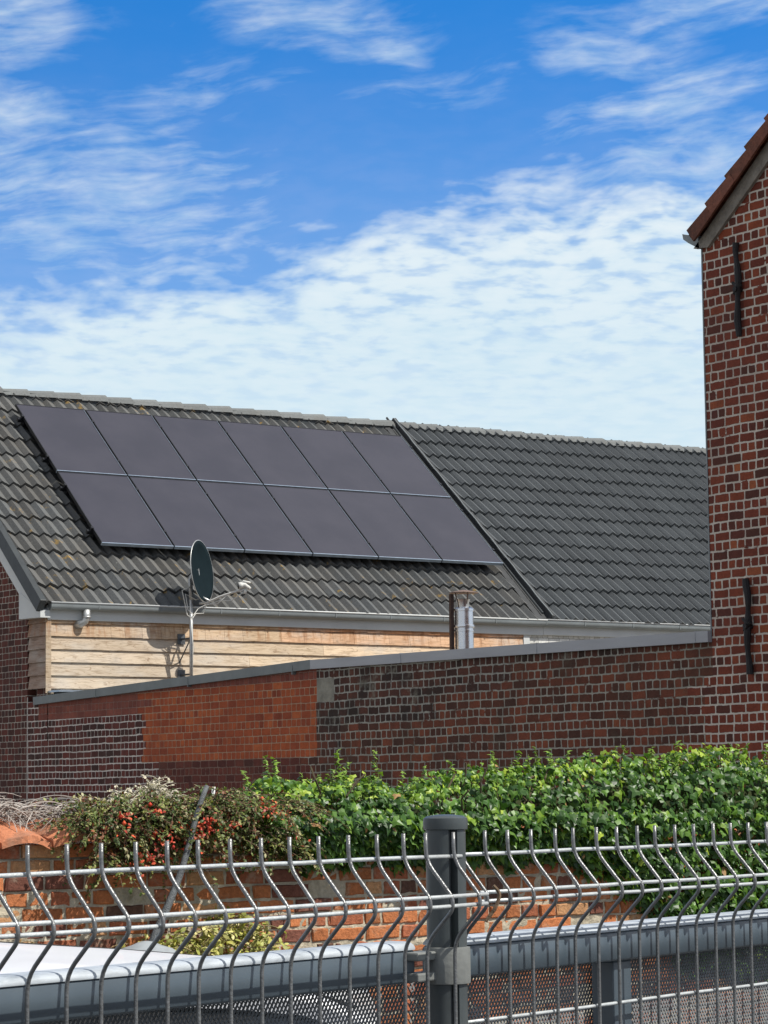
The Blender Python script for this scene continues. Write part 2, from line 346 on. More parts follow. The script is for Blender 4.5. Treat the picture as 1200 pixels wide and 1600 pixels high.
def wood():
    m, t, b = mat('wood_cladding'); p = pos(t); X, Y, Z = t.xyz(p)[0:3]
    a = t.new('ShaderNodeVertexColor'); a.layer_name = 'Col'
    g = t.noise(t.vm('MULTIPLY', p, (1.6, 1.6, 16)), 3.2, 8, .66, .6)
    k = t.noise(t.vm('MULTIPLY', p, (2.2, 2.2, 7)), 2.4, 5, .6, 2.2)
    c = t.mix(1., a.outputs[0], t.ramp(g, [(.30, (.50, .43, .36)), (.5, (.95, .92, .88)), (.75, (1.15, 1.14, 1.12))]), 'MULTIPLY')
    c = t.mix(t.ss(k, .56, .68, 0, .6), c, (.20, .12, .07))
    # grey weathering
    c = t.mix(t.ss(t.noise(t.vm('MULTIPLY', p, (1, 1, 2.5)), 1.3, 5, .6), .45, .65, 0, .45), c, (.50, .47, .42))
    # orange-brown vertical runs, only on the top boards
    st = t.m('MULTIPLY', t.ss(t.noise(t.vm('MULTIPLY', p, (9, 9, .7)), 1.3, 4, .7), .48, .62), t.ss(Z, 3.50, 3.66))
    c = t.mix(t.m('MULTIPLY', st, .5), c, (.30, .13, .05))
    t.put(b.inputs['Base Color'], c); b.inputs['Roughness'].default_value = .8; b.inputs['Specular IOR Level'].default_value = .25
    bump(t, b, t.m('ADD', g, t.m('MULTIPLY', k, .5)), .5, .008)
    return m
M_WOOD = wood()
def pvglass():
    m, t, b = mat('solar_glass'); p = pos(t)
    d = t.noise(p, 1.6, 6, .6)
    t.put(b.inputs['Base Color'], t.mix(t.ss(d, .3, .7), (.024, .023, .034), (.034, .032, .044)))
    b.inputs['Roughness'].default_value = .42; b.inputs['Specular IOR Level'].default_value = .5
    b.inputs['Coat Weight'].default_value = .15; b.inputs['Coat Roughness'].default_value = .15
    return m
M_PV = pvglass()
def groundm(name, a, b2, sc):
    m, t, b = mat(name); p = pos(t)
    n = t.m('ADD', t.m('MULTIPLY', t.noise(p, sc, 8, .7), .6), t.m('MULTIPLY', t.noise(p, 90, 3, .7), .4))
    t.put(b.inputs['Base Color'], t.ramp(n, [(.35, a), (.65, b2)])); b.inputs['Roughness'].default_value = .92
    bump(t, b, n, .6, .01); return m
M_GROUND = groundm('earth_gravel', (.12, .105, .085), (.20, .18, .15), 1.5)
M_ASPH = groundm('asphalt', (.04, .04, .042), (.065, .065, .066), 1.2)
#PARTS
# ------------------------------------------------------------------ ground
g = MB(); g.add([(-400, -400, -.02), (400, -400, -.02), (400, 400, -.02), (-400, 400, -.02)], [(0, 1, 2, 3)]).build('ground', M_GROUND)['kind'] = 'structure'
HD = Vector((math.sin(1.245), math.cos(1.245), 0)); HN = Vector((math.cos(1.245), -math.sin(1.245), 0))  # fence run / camera side
PF = Vector((-11.3917, -23.6576, 0))
def fp(s, off, z): return PF + HD*s + HN*off + Vector((0, 0, z))
g = MB(); q = [fp(-30, 12, -.012), fp(30, 12, -.012), fp(30, .12, -.012), fp(-30, .12, -.012)]
g.add(q, [(0, 1, 2, 3)]).build('pavement', M_ASPH)['kind'] = 'structure'
g = MB(); q = [fp(-14, -.3, -.010), fp(9, -.3, -.010), fp(9, -4.6, -.010), fp(-14, -4.6, -.010)]
g.add(q, [(0, 1, 2, 3)]).build('driveway', M_ASPH)['kind'] = 'structure'

# ------------------------------------------------------------------ house roofs
PHI, YE, ZE, YR, ZR = .7028, -.10, 3.935, 3.428, 6.93
SL = Vector((0, math.cos(PHI), math.sin(PHI))); NO = Vector((0, -math.sin(PHI), math.cos(PHI)))
LEN = (YR-YE)/math.cos(PHI)
def tiles(x0, x1, gauge, roll, colf, lift0, seed, amp=.026):
    r = random.Random(seed); m = MB(); nr = int(math.ceil(LEN/gauge)); tw = roll*2
    nt = int(round((x1-x0)/tw)); tw = (x1-x0)/nt; K = 14
    for j in range(nr):
        s0 = j*gauge-.02; s1 = min(LEN+.02, (j+1)*gauge+.015)
        if j == nr-1 and s1 < s0+.05: break
        for i in range(nt):
            xa = x0+i*tw; col = colf(r, xa, j)
            dj = r.uniform(-.010, .010); dl = r.uniform(-.004, .004); dr = dl+r.uniform(-.003, .003)
            vs = []
            for k in range(K+1):
                u = k/K; a = 2*math.pi*2*u
                w = amp*(math.sin(a-.9+.75*math.sin(a-.9)))
                h = lift0 + .030 + w + dl*(1-u)+dr*u
                xx = xa+u*tw
                b = Vector((xx, YE, ZE))
                vs += [b+SL*(s0+dj+.004)+NO*(h-.042), b+SL*(s0+dj)+NO*(h-.003), b+SL*(s0+dj+.006)+NO*h, b+SL*s1+NO*(h-.040)]
            fs = []
            for k in range(K):
                o = k*4; p = o+4
                fs += [(o, p, p+1, o+1), (o+1, p+1, p+2, o+2), (o+2, p+2, p+3, o+3)]
            fs += [(0, 1, 2, 3)]
            m.add(vs, fs, col)
    return m
def col_old(r, x, j):
    b = r.uniform(.80, 1.18); w = r.uniform(-.003, .004); return (.096*b+w, .100*b, .099*b-w)
def col_new(r, x, j):
    b = r.uniform(.86, 1.12); return (.080*b, .089*b, .093*b)
XM = 7.0
HL = thing('house', (0, 3.4, 0), 'house with grey mossy concrete tile roof, light timber cladding and black solar panels', 'house')
HR = thing('house', (12, 3.4, 0), 'house with newer dark grey tile roof between the solar roof and the tall brick gable', 'house')
tiles(-.10, XM-.06, .345, .15, col_old, 0, 1).build('roof', M_TILE_OLD, HL, auto=40)
tiles(XM+.10, 21.1, .345, .15, col_new, .03, 2, .026).build('roof', M_TILE_NEW, HR, auto=40)
def ridge(x0, x1, seed, parent, dz=0, tint=1.):
    r = random.Random(seed); m = MB(); L = .375; n = int(math.ceil((x1-x0)/L))
    for i in range(n):
        a = x0+i*L; b = min(x1, a+L+.035); j = r.uniform(-.006, .006)
        c = r.uniform(.88, 1.1)*tint; col = (.150*c, .160*c, .158*c)
        prof = [(-.150, -.070), (-.125, -.015), (-.06, .022), (0, .030), (.06, .022), (.125, -.015), (.150, -.070)]
        e = []
        for X, sc, zz in ((a, .93, 0.0), (b, 1.06, .020)):
            for t_, f_ in ((0, 1), (.014, 0)):
                pass
            e += [(X, YR+py*sc, ZR+dz+j+zz+pz*sc-.015) for py, pz in prof]
        e += [(b, YR+py*1.06*.86, ZR+dz+j+.02+pz*1.06*.86-.025) for py, pz in prof]
        k = len(prof)
        fs = [(q, q+1, k+q+1, k+q) for q in range(k-1)]+[(k+q, k+q+1, 2*k+q+1, 2*k+q) for q in range(k-1)]
        m.add(e, fs, col)
    m.build('ridge_cap', M_TILE_OLD2, parent)
M_TILE_OLD2 = colmat('ridge_tile', .8, .3, 30, .25, .4, blot=(3., (.13, .125, .11), .5, .5, .7))
ridge(-.14, XM+.02, 3, HL); ridge(XM+.02, 21.1, 4, HR, .005)
m = MB()                                                     # dark strip below the caps
m.box(-.08, XM, YR-.125, YR+.125, ZR-.15, ZR-.035).build('ridge_dark_strip', M_DARKTRIM, HL)
m = MB(); m.box(XM+.003, 21, YR-.125, YR+.125, ZR-.15, ZR-.035).build('ridge_dark_strip', M_DARKTRIM, HR)
# back slopes
def back(x0, x1, parent, mt_):
    m = MB(); y2 = 2*YR-YE
    m.prism([(x0, YR, ZR), (x0, y2, ZE), (x0, y2, ZE-.12), (x0, YR, ZR-.12)], (x0, 0, 0), (x1, 0, 0), (.1, .1, .1)); m.build('rear_roof', mt_, parent)
back(-.1, XM-.06, HL, M_TILE_OLD); back(XM+.1, 21.1, HR, M_TILE_NEW)
# flashing strip between the two roofs
m = MB(); seg = 22; r = random.Random(5)
for k in range(seg):
    s0, s1 = LEN*k/seg, LEN*(k+1)/seg+.01
    w = r.uniform(-.008, .008)
    P0 = [Vector((XM-.13+w, YE, ZE))+NO*.018, Vector((XM-.05+w, YE, ZE))+NO*.030, Vector((XM-.03+w, YE, ZE))+NO*.01, Vector((XM+.05, YE, ZE))+NO*.012, Vector((XM+.065+w, YE, ZE))+NO*.085, Vector((XM+.115+w, YE, ZE))+NO*.088]
    vs = [p+SL*s0 for p in P0]+[p+SL*s1+NO*.004 for p in P0]
    m.add(vs, [(i, i+1, 7+i, 6+i) for i in range(5)])
m.build('roof_flashing', M_LEADD, HR)
m = MB(); m.tube([Vector((XM+.072+.006*math.sin(k*1.9), YE, ZE))+NO*.090+SL*(LEN*k/30) for k in range(31)], .008, 6).build('flashing_lip', M_ZINC, HR)
m = MB(); m.tube([Vector((XM-.01, YE, ZE))+NO*.05+SL*.1, Vector((XM-.01, YE, ZE))+NO*.055+SL*(LEN-.05), Vector((XM-.01, YR, ZR+.07))], .016, 6)
m.build('flashing_edge', M_DARKTRIM, HL)
# verge trim + barge board + box end on the left gable
m = MB(); bv = Vector((-.17, YE, ZE))
m.prism([bv+SL*-.03+NO*.06, bv+SL*LEN+NO*.06, bv+SL*LEN-NO*.10, bv+SL*-.03-NO*.10], (0, 0, 0), (.08, 0, 0)).build('verge_trim', M_DARKTRIM, HL, bevel=.006)
m = MB(); bb = Vector((-.12, YE, ZE))
m.prism([bb+SL*.05-NO*.103, bb+SL*LEN-NO*.103, bb+SL*LEN-NO*.27, bb+SL*.30-NO*.27], (0, 0, 0), (.04, 0, 0)).build('barge_board', M_FASCIA, HL)
m = MB(); m.prism([(-.125, -.07, 3.775), (-.125, .47, 3.785), (-.125, .47, 4.10), (-.125, .30, 4.02), (-.125, -.07, 3.86)], (0, 0, 0), (.125, 0, 0)).build('eaves_box_end', M_FASCIA, HL)
# fascia and gutter
def gutter(x0, x1, parent, z=3.94):
    f = MB(); f.box(x0, x1, -.045, -.005, z-.185, z-.02); f.build('fascia', M_FASCIA, parent, bevel=.004)
    m = MB(); n = 9
    prof = [(-.05, 0)]+[(-.095-.045*math.cos(math.pi*k/8), -.035-.042*math.sin(math.pi*k/8)) for k in range(9)][::-1]+[(-.14, 0)]
    prof2 = [(-.054, 0)]+[(-.095-.041*math.cos(math.pi*k/8), -.035-.038*math.sin(math.pi*k/8)) for k in range(9)][::-1]+[(-.136, 0)]
    n = len(prof); L = x0
    vs = [(X, y, z+zz) for X in (x0, x1) for y, zz in prof]+[(X, y, z+zz) for X in (x0, x1) for y, zz in prof2]
    fs = [(i, i+1, n+i+1, n+i) for i in range(n-1)]+[(2*n+i, 3*n+i, 3*n+i+1, 2*n+i+1) for i in range(n-1)]
    m.add(vs, fs)
    m.add([(x0, y, z+zz) for y, zz in prof], [tuple(range(n))]); m.add([(x1, y, z+zz) for y, zz in prof], [tuple(range(n))])
    X = x0+.6
    while X < x1:
        m.box(X, X+.010, -.1445, -.05, z-.060, z+.003); X += .8
    gt = m.build('gutter', M_ZINC, parent, auto=35)
    m = MB(); m.tube([(x0, -.141, z+.004), (x1, -.141, z+.004)], .0095, 8).build('gutter_bead', M_FASCIA, gt, smooth=True)
gutter(-.02, XM, HL); gutter(XM+.003, 21.1, HR, 3.945)
m = MB(); m.tube([(.44, -.095, 3.875), (.44, -.095, 3.80), (.425, -.085, 3.745), (.39, -.05, 3.715), (.36, 0.0, 3.705)], .045, 12)
m.tube([(.44, -.095, 3.80), (.44, -.095, 3.785)], .050, 12).build('gutter_outlet', M_GALV, HL, smooth=True)
# timber cladding
m = MB(); r = random.Random(8); P_ = .148; top = 3.775
for i in range(10):
    z1 = top-i*P_+(0 if i else 0); z0 = z1-P_
    if i == 0: z0 += .10; 
    X = 0.0
    zz0, zz1 = top-.048-(i-1)*P_-P_, top-.048-(i-1)*P_
    if i == 0: zz0, zz1 = top-.048, top+.01
    while X < 6.70:
        L = r.uniform(1.6, 3.4) if (i > 1 or X < .7) else r.uniform(.16, .34)
        if i < 2 and X < .7: L = .8
        X1 = min(6.70, X+L)
        if 6.70-X1 < .7 and L > .5: X1 = 6.70
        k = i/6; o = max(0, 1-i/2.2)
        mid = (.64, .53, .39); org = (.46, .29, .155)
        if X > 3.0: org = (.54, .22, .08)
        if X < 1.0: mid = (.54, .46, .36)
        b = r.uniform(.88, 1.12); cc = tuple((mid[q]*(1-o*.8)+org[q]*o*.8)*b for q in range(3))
        K = max(2, int((X1-X)/.25)); vs = []
        for q in range(K+1):
            xx = X+(X1-X-.003)*q/K; wv = r.uniform(-.003, .003)
            vs += [(xx, .0, zz0-.004+wv), (xx, -.026, zz0-.004+wv), (xx, -.024, zz0+.01+wv), (xx, -.004, zz1), (xx, .0, zz1)]
        fs = [(5*q+e, 5*q+e+1, 5*q+e+6, 5*q+e+5) for q in range(K) for e in range(4)]+[(4, 3, 2, 1, 0), tuple(5*K+e for e in range(5))]
        m.add(vs, fs, cc); X = X1
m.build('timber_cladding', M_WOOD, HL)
m = MB()
for i in range(10):
    zz0, zz1 = top-.048-(i-1)*P_-P_, top-.048-(i-1)*P_
    if i == 0: zz0, zz1 = top-.048, top+.01
    b = r.uniform(.8, 1.1); w = r.uniform(-.02, .02)
    if zz0 < 2.87: break
    m.add([(-.034, -.02, zz0), (-.034, .43+w, zz0), (-.010, .43+w, zz1), (-.010, -.02, zz1), (0, -.02, zz0), (0, .43+w, zz0)], [(0, 3, 2, 1), (0, 1, 5, 4), (0, 4, 3)], (.33*b, .245*b, .20*b))
m.build('side_cladding', M_WOOD, HL)
m = MB(); m.box(-.036, .03, -.034, -.018, 2.93, 3.775, (.45, .36, .26)); m.build('corner_board', M_WOOD, HL)
# house walls
m = MB(); m.box(.02, XM, .004, .30, 0, 3.8).build('front_wall', M_GABLE, HL)
m = MB(); m.box(XM-.29, 21.1, .002, .28, 0, 3.80).build('front_wall', M_WHITEBRICK, HR)
m = MB(); m.box(6.705, 6.80, -.022, .0, 2.4, 3.775).build('white_trim_board', M_FASCIA, HR)
y2 = 2*YR-YE
m = MB(); m.prism([(0, .50, 0), (0, y2-.2, 0), (0, y2-.2, 4.0), (0, YR, 6.85), (0, .50, 4.39)], (0, 0, 0), (.28, 0, 0)).build('gable_wall', M_GABLE, HL)
m = MB(); m.box(-.006, .0, .482, .497, 0, 2.9).build('wall_joint', plain('joint_mortar', (.5, .46, .42), .9), HL)
m = MB(); m.box(-.010, .9, -.30, -.03, 2.935, 2.955).build('lean_to_flashing', M_ALU, HL)
m = MB(); m.box(.05, .20, -.22, -.05, 2.86, 2.965).build('vent_block', M_LEAD, HL, bevel=.01)

# ------------------------------------------------------------------ solar panels
PX0, PY0, PZ0, PW, PH = .976, .561, 4.698, .978, 1.5145
ADJ = NO*.02
O0 = Vector((PX0, PY0, PZ0))+ADJ
def slab(m, x0, x1, s0, s1, h0, h1, col=None):
    b = O0; q = [b+Vector((x, 0, 0))+SL*s+NO*h for h in (h0, h1) for s in (s0, s1) for x in (x0, x1)]
    m.add(q, [(0, 2, 3, 1), (4, 5, 7, 6), (0, 1, 5, 4), (1, 3, 7, 5), (3, 2, 6, 7), (2, 0, 4, 6)], col)
base = D.objects.new('solar_panel', None); COL.objects.link(base); base.location = O0; base.empty_display_size = .2
g0 = .009; fr = MB(); w_, h_ = PW-g0, PH-g0
for a in ((g0, w_, h_-.012, h_), (g0, g0+.010, g0+.014, h_-.012), (w_-.010, w_, g0+.014, h_-.012)): slab(fr, *a, -.038, .0)
fr.build('frame', M_ALU2 if 'M_ALU2' in globals() else M_BLACK, base)
gl = MB(); slab(gl, g0+.010, w_-.010, g0+.012, h_-.012, -.010, -.003); gl.build('glass', M_PV, base)
bk = MB(); slab(bk, g0+.010, w_-.010, g0+.012, h_-.012, -.034, -.030); bk.build('back_sheet', M_BLACK, base)
dr = MB()      # lower lip and side line: sky sheen painted as pale metal
slab(dr, g0, w_, g0, g0+.0138, -.038, .001); slab(dr, w_-.0135, w_-.0103, g0+.0142, h_-.0125, -.004, .0015); dr.build('sheen_lip', M_ALU, base)
colw = ['first', 'second', 'third', 'fourth', 'fifth', 'sixth']
def copy_thing(src, loc, label, cat, group):
    c = src.copy(); COL.objects.link(c); c.location = loc; tag(c, label, cat, group)
    for ch in list(src.children):
        d = ch.copy(); COL.objects.link(d); d.parent = c
        for gg in list(ch.children):
            e_ = gg.copy(); COL.objects.link(e_); e_.parent = d
    return c
for k in range(2):
    for i in range(6):
        if i == 0 and k == 0: lb = 'black solar panel at the lower left corner of the array'
        elif i == 5 and k == 0: lb = 'black solar panel at the lower right corner of the array, beside the roof joint'
        elif i == 0: lb = 'black solar panel at the upper left corner of the array, below the ridge'
        elif i == 5: lb = 'black solar panel at the upper right corner of the array, beside the roof joint'
        else: lb = 'black solar panel, %s from the left in the %s row of the array' % (colw[i], 'lower' if k == 0 else 'upper')
        if i == 0 and k == 0: tag(base, lb, 'solar panel', 'solar panels on the old tile roof')
        else: copy_thing(base, O0+Vector((i*PW, 0, 0))+SL*(k*PH), lb, 'solar panel', 'solar panels on the old tile roof')
rk = thing('mounting_rack', O0, 'dark aluminium rails and hooks holding the solar panels off the tiles', 'mounting rack')
for s in (.30, 1.2, 1.82, 2.72):
    m = MB(); slab(m, -.05, 6*PW+.04, s, s+.04, -.085, -.04); m.build('rail', M_BLACK, rk)
m = MB()
for s in (.30, 1.2, 1.82, 2.72):
    for i in range(9): slab(m, .05+i*.72, .09+i*.72, s+.01, s+.05, -.15, -.085)
m.build('roof_hooks', M_BLACK, rk)
m = MB()
for s in (.30, 1.2, 1.82, 2.72):
    for i in range(7): slab(m, i*PW-.012, i*PW+.018, s, s+.04, -.04, .006)
m.build('clamps', M_BLACK, rk)

# ------------------------------------------------------------------ satellite dish
MX, MY = 1.71, -.26
sat = thing('satellite_dish', (MX, MY, 2.6), 'dark satellite dish on a thin mast in front of the timber cladding', 'satellite dish')
m = MB(); m.tube([(MX, MY, 2.6), (MX, MY, 4.30)], .021, 10).build('mast', M_GALV, sat, smooth=True)
G = Vector((.605, -.79, .10)).normalized(); gr_ = G.cross(Vector((0, 0, 1))).normalized(); gu = gr_.cross(G)
DC = Vector((1.845, -.28, 4.355))
m = MB(); n = 48; rings = 8; vs = [DC-G*.055]
for k in range(1, rings+1):
    q = k/rings
    for a in range(n):
        w = 2*math.pi*a/n; vs.append(DC+gr_*(.33*q*math.cos(w))+gu*(.36*q*math.sin(w))-G*.055*(1-q*q))
fs = [(0, 1+a, 1+(a+1) % n) for a in range(n)]
for k in range(rings-1): fs += [(1+k*n+a, 1+(k+1)*n+a, 1+(k+1)*n+(a+1) % n, 1+k*n+(a+1) % n) for a in range(n)]
m.add(vs, fs)
rf = m.build('reflector', M_DISH, sat, smooth=True)
md = rf.modifiers.new('thick', 'SOLIDIFY'); md.thickness = .006; md.offset = -1
m = MB(); rim = [DC+gr_*(.332*math.cos(2*math.pi*a/40))+gu*(.362*math.sin(2*math.pi*a/40)) for a in range(41)]
m.tube(rim, .006, 6, caps=False).build('rim', M_GALV, sat, smooth=True)
m = MB(); bk0 = DC-G*.06
m.tube([Vector((MX, MY, 4.02)), Vector((MX-.02, MY, 4.25)), bk0+gu*.02-G*.03], .022, 8)
m.tube([bk0+gu*.26+gr_*-.03, bk0-gu*.30+gr_*-.03], .014, 6)
m.tube([bk0+gu*.02-gr_*.2, bk0+gu*.02+gr_*.2], .012, 6)
m.tube([bk0-gu*.28, bk0-gu*.36+G*.12], .016, 6).build('dish_bracket', M_GALV, sat, smooth=True)
LN = DC-gu*.265+G*.50+gu*.03
m = MB(); a0 = DC-gu*.37+G*.03
arm = [a0-G*.10, a0, a0+G*.16+gu*.045, a0+G*.34+gu*.075, LN-gu*.05]
m.tube(arm, .013, 8).build('feed_arm', M_CABLE, sat, smooth=True)
m = MB(); m.tube([LN-G*.055+gr_*.03, LN-G*.02, LN+G*.02, LN+G*.07-gu*.05], [.042, .04, .028, .020], 12)
m.tube([LN+gu*.015-G*.05, LN+gu*.045+G*.00, LN+gu*.02+G*.08], [.012, .016, .012], 8)
m.tube([LN-gu*.05+G*.02, LN-gu*.10+G*.0], .018, 8)
m.build('receiver', M_CABLE, sat, smooth=True)
m = MB(); m.tube([LN-G*.056+gr_*.03, LN-G*.066+gr_*.034], [.036, .030], 12).build('receiver_cap', M_DARKTRIM, sat, smooth=True)
for pts in ([LN-gu*.07, a0+G*.30-gu*.02, a0+G*.15+gu*.0, a0-G*.02-gu*.03, a0-G*.06-gu*.12, Vector((MX+.05, MY-.02, 3.86)), Vector((MX, MY-.03, 3.80)), Vector((MX-.07, MY-.03, 3.84)), Vector((MX-.10, MY-.02, 4.0)), Vector((MX-.13, MY-.02, 4.12)), Vector((MX-.02, MY-.03, 4.17))],
            [a0+G*.25+gu*.05, a0+G*.12-gu*.035, a0-gu*.02, Vector((MX+.08, MY-.03, 3.92)), Vector((MX+.01, MY-.04, 3.84)), Vector((MX-.06, MY-.03, 3.90)), Vector((MX-.09, MY-.03, 4.08)), Vector((MX+.05, MY-.02, 4.02)), Vector((MX+.16, MY-.02, 4.05))],
            [Vector((MX-.02, MY-.03, 3.80)), Vector((MX+.005, MY-.03, 3.5)), Vector((MX-.004, MY-.03, 3.1))]):
    m = MB(); m.tube(pts, .006, 6); m.build('cable', M_CABLE, sat, smooth=True)
for z_ in (3.575, 3.16):
    m = MB(); m.tube([(MX, MY, z_), (MX, -.02, z_)], .013, 6)
    if z_ > 3.3: m.tube([(MX, MY+.02, z_-.01), (MX-.02, -.02, z_-.27)], .008, 6)
    m.box(MX-.05, MX+.05, -.034, -.026, z_-.06, z_+.06)
    m.build('wall_bracket', M_LEAD, sat)

# ------------------------------------------------------------------ flue
FX, FY = 4.70, -1.5
FR = 1.18
fl = thing('flue_pipe', (FX, FY, 0), 'shiny stainless steel chimney pipe standing behind the wall coping', 'chimney pipe')
m = MB(); m.lathe((FX, FY), [(0.1127, 0), (0.1127, 3.70), (0.1127, 3.915)], 40).build('pipe', M_STEEL, fl, auto=40)
m = MB(); m.lathe((FX, FY), [(0.1127, 3.70), (0.1242, 3.702), (0.1265, 3.715), (0.1242, 3.735), (0.1127, 3.737)], 40)
m.lathe((FX, FY), [(0.1127, 3.655), (0.1196, 3.657), (0.1196, 3.675), (0.1127, 3.677)], 40)
m.lathe((FX, FY), [(0.1127, 3.895), (0.1219, 3.898), (0.1219, 3.925), (0.1035, 3.935), (0.0828, 3.945)], 40).build('clamp_band', M_STEEL, fl, auto=40)
m = MB(); m.lathe((FX-.01, FY), [(.070, 3.935), (.074, 4.00), (.084, 4.035), (.078, 4.04)], 28).build('flue_outlet', M_STEEL, fl, auto=40)
m = MB()
for a in (0.4, 2.5, 4.6): m.tube([(FX+.07*math.cos(a), FY+.07*math.sin(a), 3.98), (FX+.10*math.cos(a), FY+.10*math.sin(a), 4.118)], .008, 6)
m.lathe((FX, FY), [(.02, 4.150), (.10, 4.135), (.175, 4.118), (.176, 4.112), (.02, 4.112)], 28).build('rain_cap', M_RUST, fl, auto=30)
m = MB(); m.box(FX-.160, FX-.112, FY+.04, FY+.08, 0, 4.10).build('support_post', M_BROWNM, fl, bevel=.004)

# ------------------------------------------------------------------ courtyard wall
CW = thing('courtyard_wall', (0, -5.4, 0), 'long patched red brick boundary wall with grey metal coping in front of the timber clad house', 'wall')
YT = -11.21; H = .073
mats = [M_OLD, M_OLDTOP, M_ORANGE, M_STRIP, M_WHITEM, M_DULL, M_TALL, M_CEMENT]
def cope_z(y): return (2.811+(0.267-y)*.0172) if y > -5.55 else 2.946-(-5.55-y)*.0096
wl = MB(); r = random.Random(21)
rows = 41
for i in range(rows):
    z0, z1 = i*H, (i+1)*H; zm = (z0+z1)/2; segs = []
    j = lambda a: a+r.choice((-.06, 0, .05, .1))
    if zm > 2.60:
        o = -5.60
        if zm > 2.85: segs = [(.5, o, 3), (o, YT+.9, 1), (YT+.9, YT, 0)]
        else:
            segs = [(.5, .22, 4), (.22, -2.3+r.choice((-.1, 0, .12, .2)), 3), (-2.3, o, 2), (o, -5.90, 7 if zm > 2.62 else 1), (-5.90, j(-8.6), 1), (None, YT+.95+r.choice((0, .1, -.1)), 0)]
            segs.append((None, YT, 0))
    elif zm > 2.13:
        segs = [(.5, -2.22+r.choice((.09, 0, -.06, .03)), 4), (None, -5.60+(.012 if i % 3 else 0), 2), (None, -5.78, 1 if zm > 2.3 else 0), (None, j(-7.6) if zm > 2.42 else -6.0, 1), (None, YT+(.10 if i % 2 else .30), 0), (None, YT, 6)]
    else:
        lim = -2.55 if zm > 1.95 else -2.40
        segs = [(.5, lim+r.choice((0, .06, -.15)), 4), (None, j(-5.4), 5), (None, YT+(.08 if i % 2 else .33), 0), (None, YT, 6)]
    ya = .5
    for a, b, mi in segs:
        if b >= ya: continue
        def zt(y): return min(z1, cope_z(y)+.035)
        nn = max(1, int((ya-b)/.25)) if zm > 2.77 else 1
        for q in range(nn):
            p_, q_ = ya+(b-ya)*q/nn, ya+(b-ya)*(q+1)/nn
            ta, tb = max(z0, zt(p_)), max(z0, zt(q_))
            if max(ta, tb) > z0+.001: wl.add([(0, p_, z0), (0, q_, z0), (0, q_, tb), (0, p_, ta)], [(0, 1, 2, 3)], None, mi)
        ya = b
wl.build('brick_face', mats, CW)
m = MB(); m.prism([(.004, .48, 0), (.004, YT, 0), (.004, YT, 2.90), (.004, .26, 2.82), (.004, .48, 2.82)], (0, 0, 0), (.28, 0, 0)).build('wall_core', M_GABLE, CW)
def coping(ya, yb, mt_, hgt, parent, rise=0):
    m = MB(); n = 4
    vs = []
    for y in (ya, yb):
        z = cope_z(y-.0001 if y == ya and ya < -5 else y)+rise
        vs += [(-.040, y, z-.004), (-.042, y, z+hgt), (.33, y, z+hgt-.02), (.33, y, z-.02), (.30, y, z-.01), (-.036, y, z-.004)]
    m.add(vs, [(i, i+1, 7+i, 6+i) for i in range(5)]+[(5, 4, 3, 2, 1, 0), (6, 7, 8, 9, 10, 11)])
    yy = ya-1.5
    while yy > yb: m.box(-.0445, .33, yy-.012, yy, cope_z(yy)+rise-.002, cope_z(yy)+rise+hgt+.003); yy -= 2.0
    m.build('coping', mt_, parent)
coping(.275, -5.55, M_COPE_L, .085, CW); coping(-5.5501, YT+.004, M_COPE_R, .082, CW)

# ------------------------------------------------------------------ tall brick house
TB = thing('tall_brick_house', (3, -15.2, 0), 'tall red brick gable house with light mortar, red tiles and black wall anchors', 'house')
TS = .756; TE = 5.955; YA = YT-4.3; TZ = TE+4.3*TS; YB = YA-4.3
m = MB(); m.prism([(0, YT, 0), (0, YT, TE), (0, YA, TZ), (0, YB, TE), (0, YB, 0)], (0, 0, 0), (9, 0, 0)).build('wall', M_TALL, TB)
m = MB(); m.box(-.006, .004, YT-.0005, YT+.012, 2.93, TE+.02).build('corner_seal', M_ZINC, TB)
tl = Vector((0, -1, TS)).normalized(); tn = Vector((0, TS, 1)).normalized()
m = MB(); e0 = Vector((-.03, YT+.02, TE+.02)); Lr = 4.3*math.sqrt(1+TS*TS)
m.prism([e0-tl*.05+tn*.02, e0+tl*Lr+tn*.02, e0+tl*Lr-tn*.095, e0-tl*.02-tn*.095+tl*.09], (0, 0, 0), (.05, 0, 0)).build('barge_board', M_OLDWOOD, TB)
m = MB(); r = random.Random(4); kx = 0; GA = .285
for k in range(int(Lr/GA)+1):
    s = k*GA+.035
    for ix in range(0, 30):
        xa = -.10+ix*.22; dj = r.uniform(-.008, .008); b = r.uniform(.7, 1.3)
        if ix > 2 and False: continue
        cc = (.20*b, .075*b, .045*b)
        vs = []
        for u in range(7):
            f = u/6; w = .020*math.sin(math.pi*2*f-1.2)
            p0 = e0+Vector((xa+.03+f*.225, 0, 0))+tl*(s+dj)+tn*(.098+w); p1 = p0+tl*(GA+.05)-tn*.050
            vs += [p0-tn*.035, p0, p1]
        m.add(vs, [(3*u+e, 3*u+3+e, 3*u+4+e, 3*u+1+e) for u in range(6) for e in range(2)], cc)
    # turned-down verge face
    p0 = e0+Vector((-.075-.004*(k % 2)+r.uniform(-.001, .001), 0, 0))+tl*(s+r.uniform(-.006, .006))+tn*.122; p1 = p0+tl*(GA+.055)-tn*.040
    b = r.uniform(.7, 1.25); cc = (.17*b, .065*b, .042*b)
    m.add([p0-tn*.125, p0, p1, p1-tn*.085, p0-tn*.125+Vector((.02, 0, 0)), p0+Vector((.06, 0, 0)), p1+Vector((.06, 0, 0)), p1-tn*.085+Vector((.02, 0, 0))], [(0, 1, 2, 3), (7, 6, 5, 4), (0, 4, 5, 1), (1, 5, 6, 2), (3, 2, 6, 7), (0, 3, 7, 4)], cc)
m.build('roof_tiles', M_RTILE, TB)
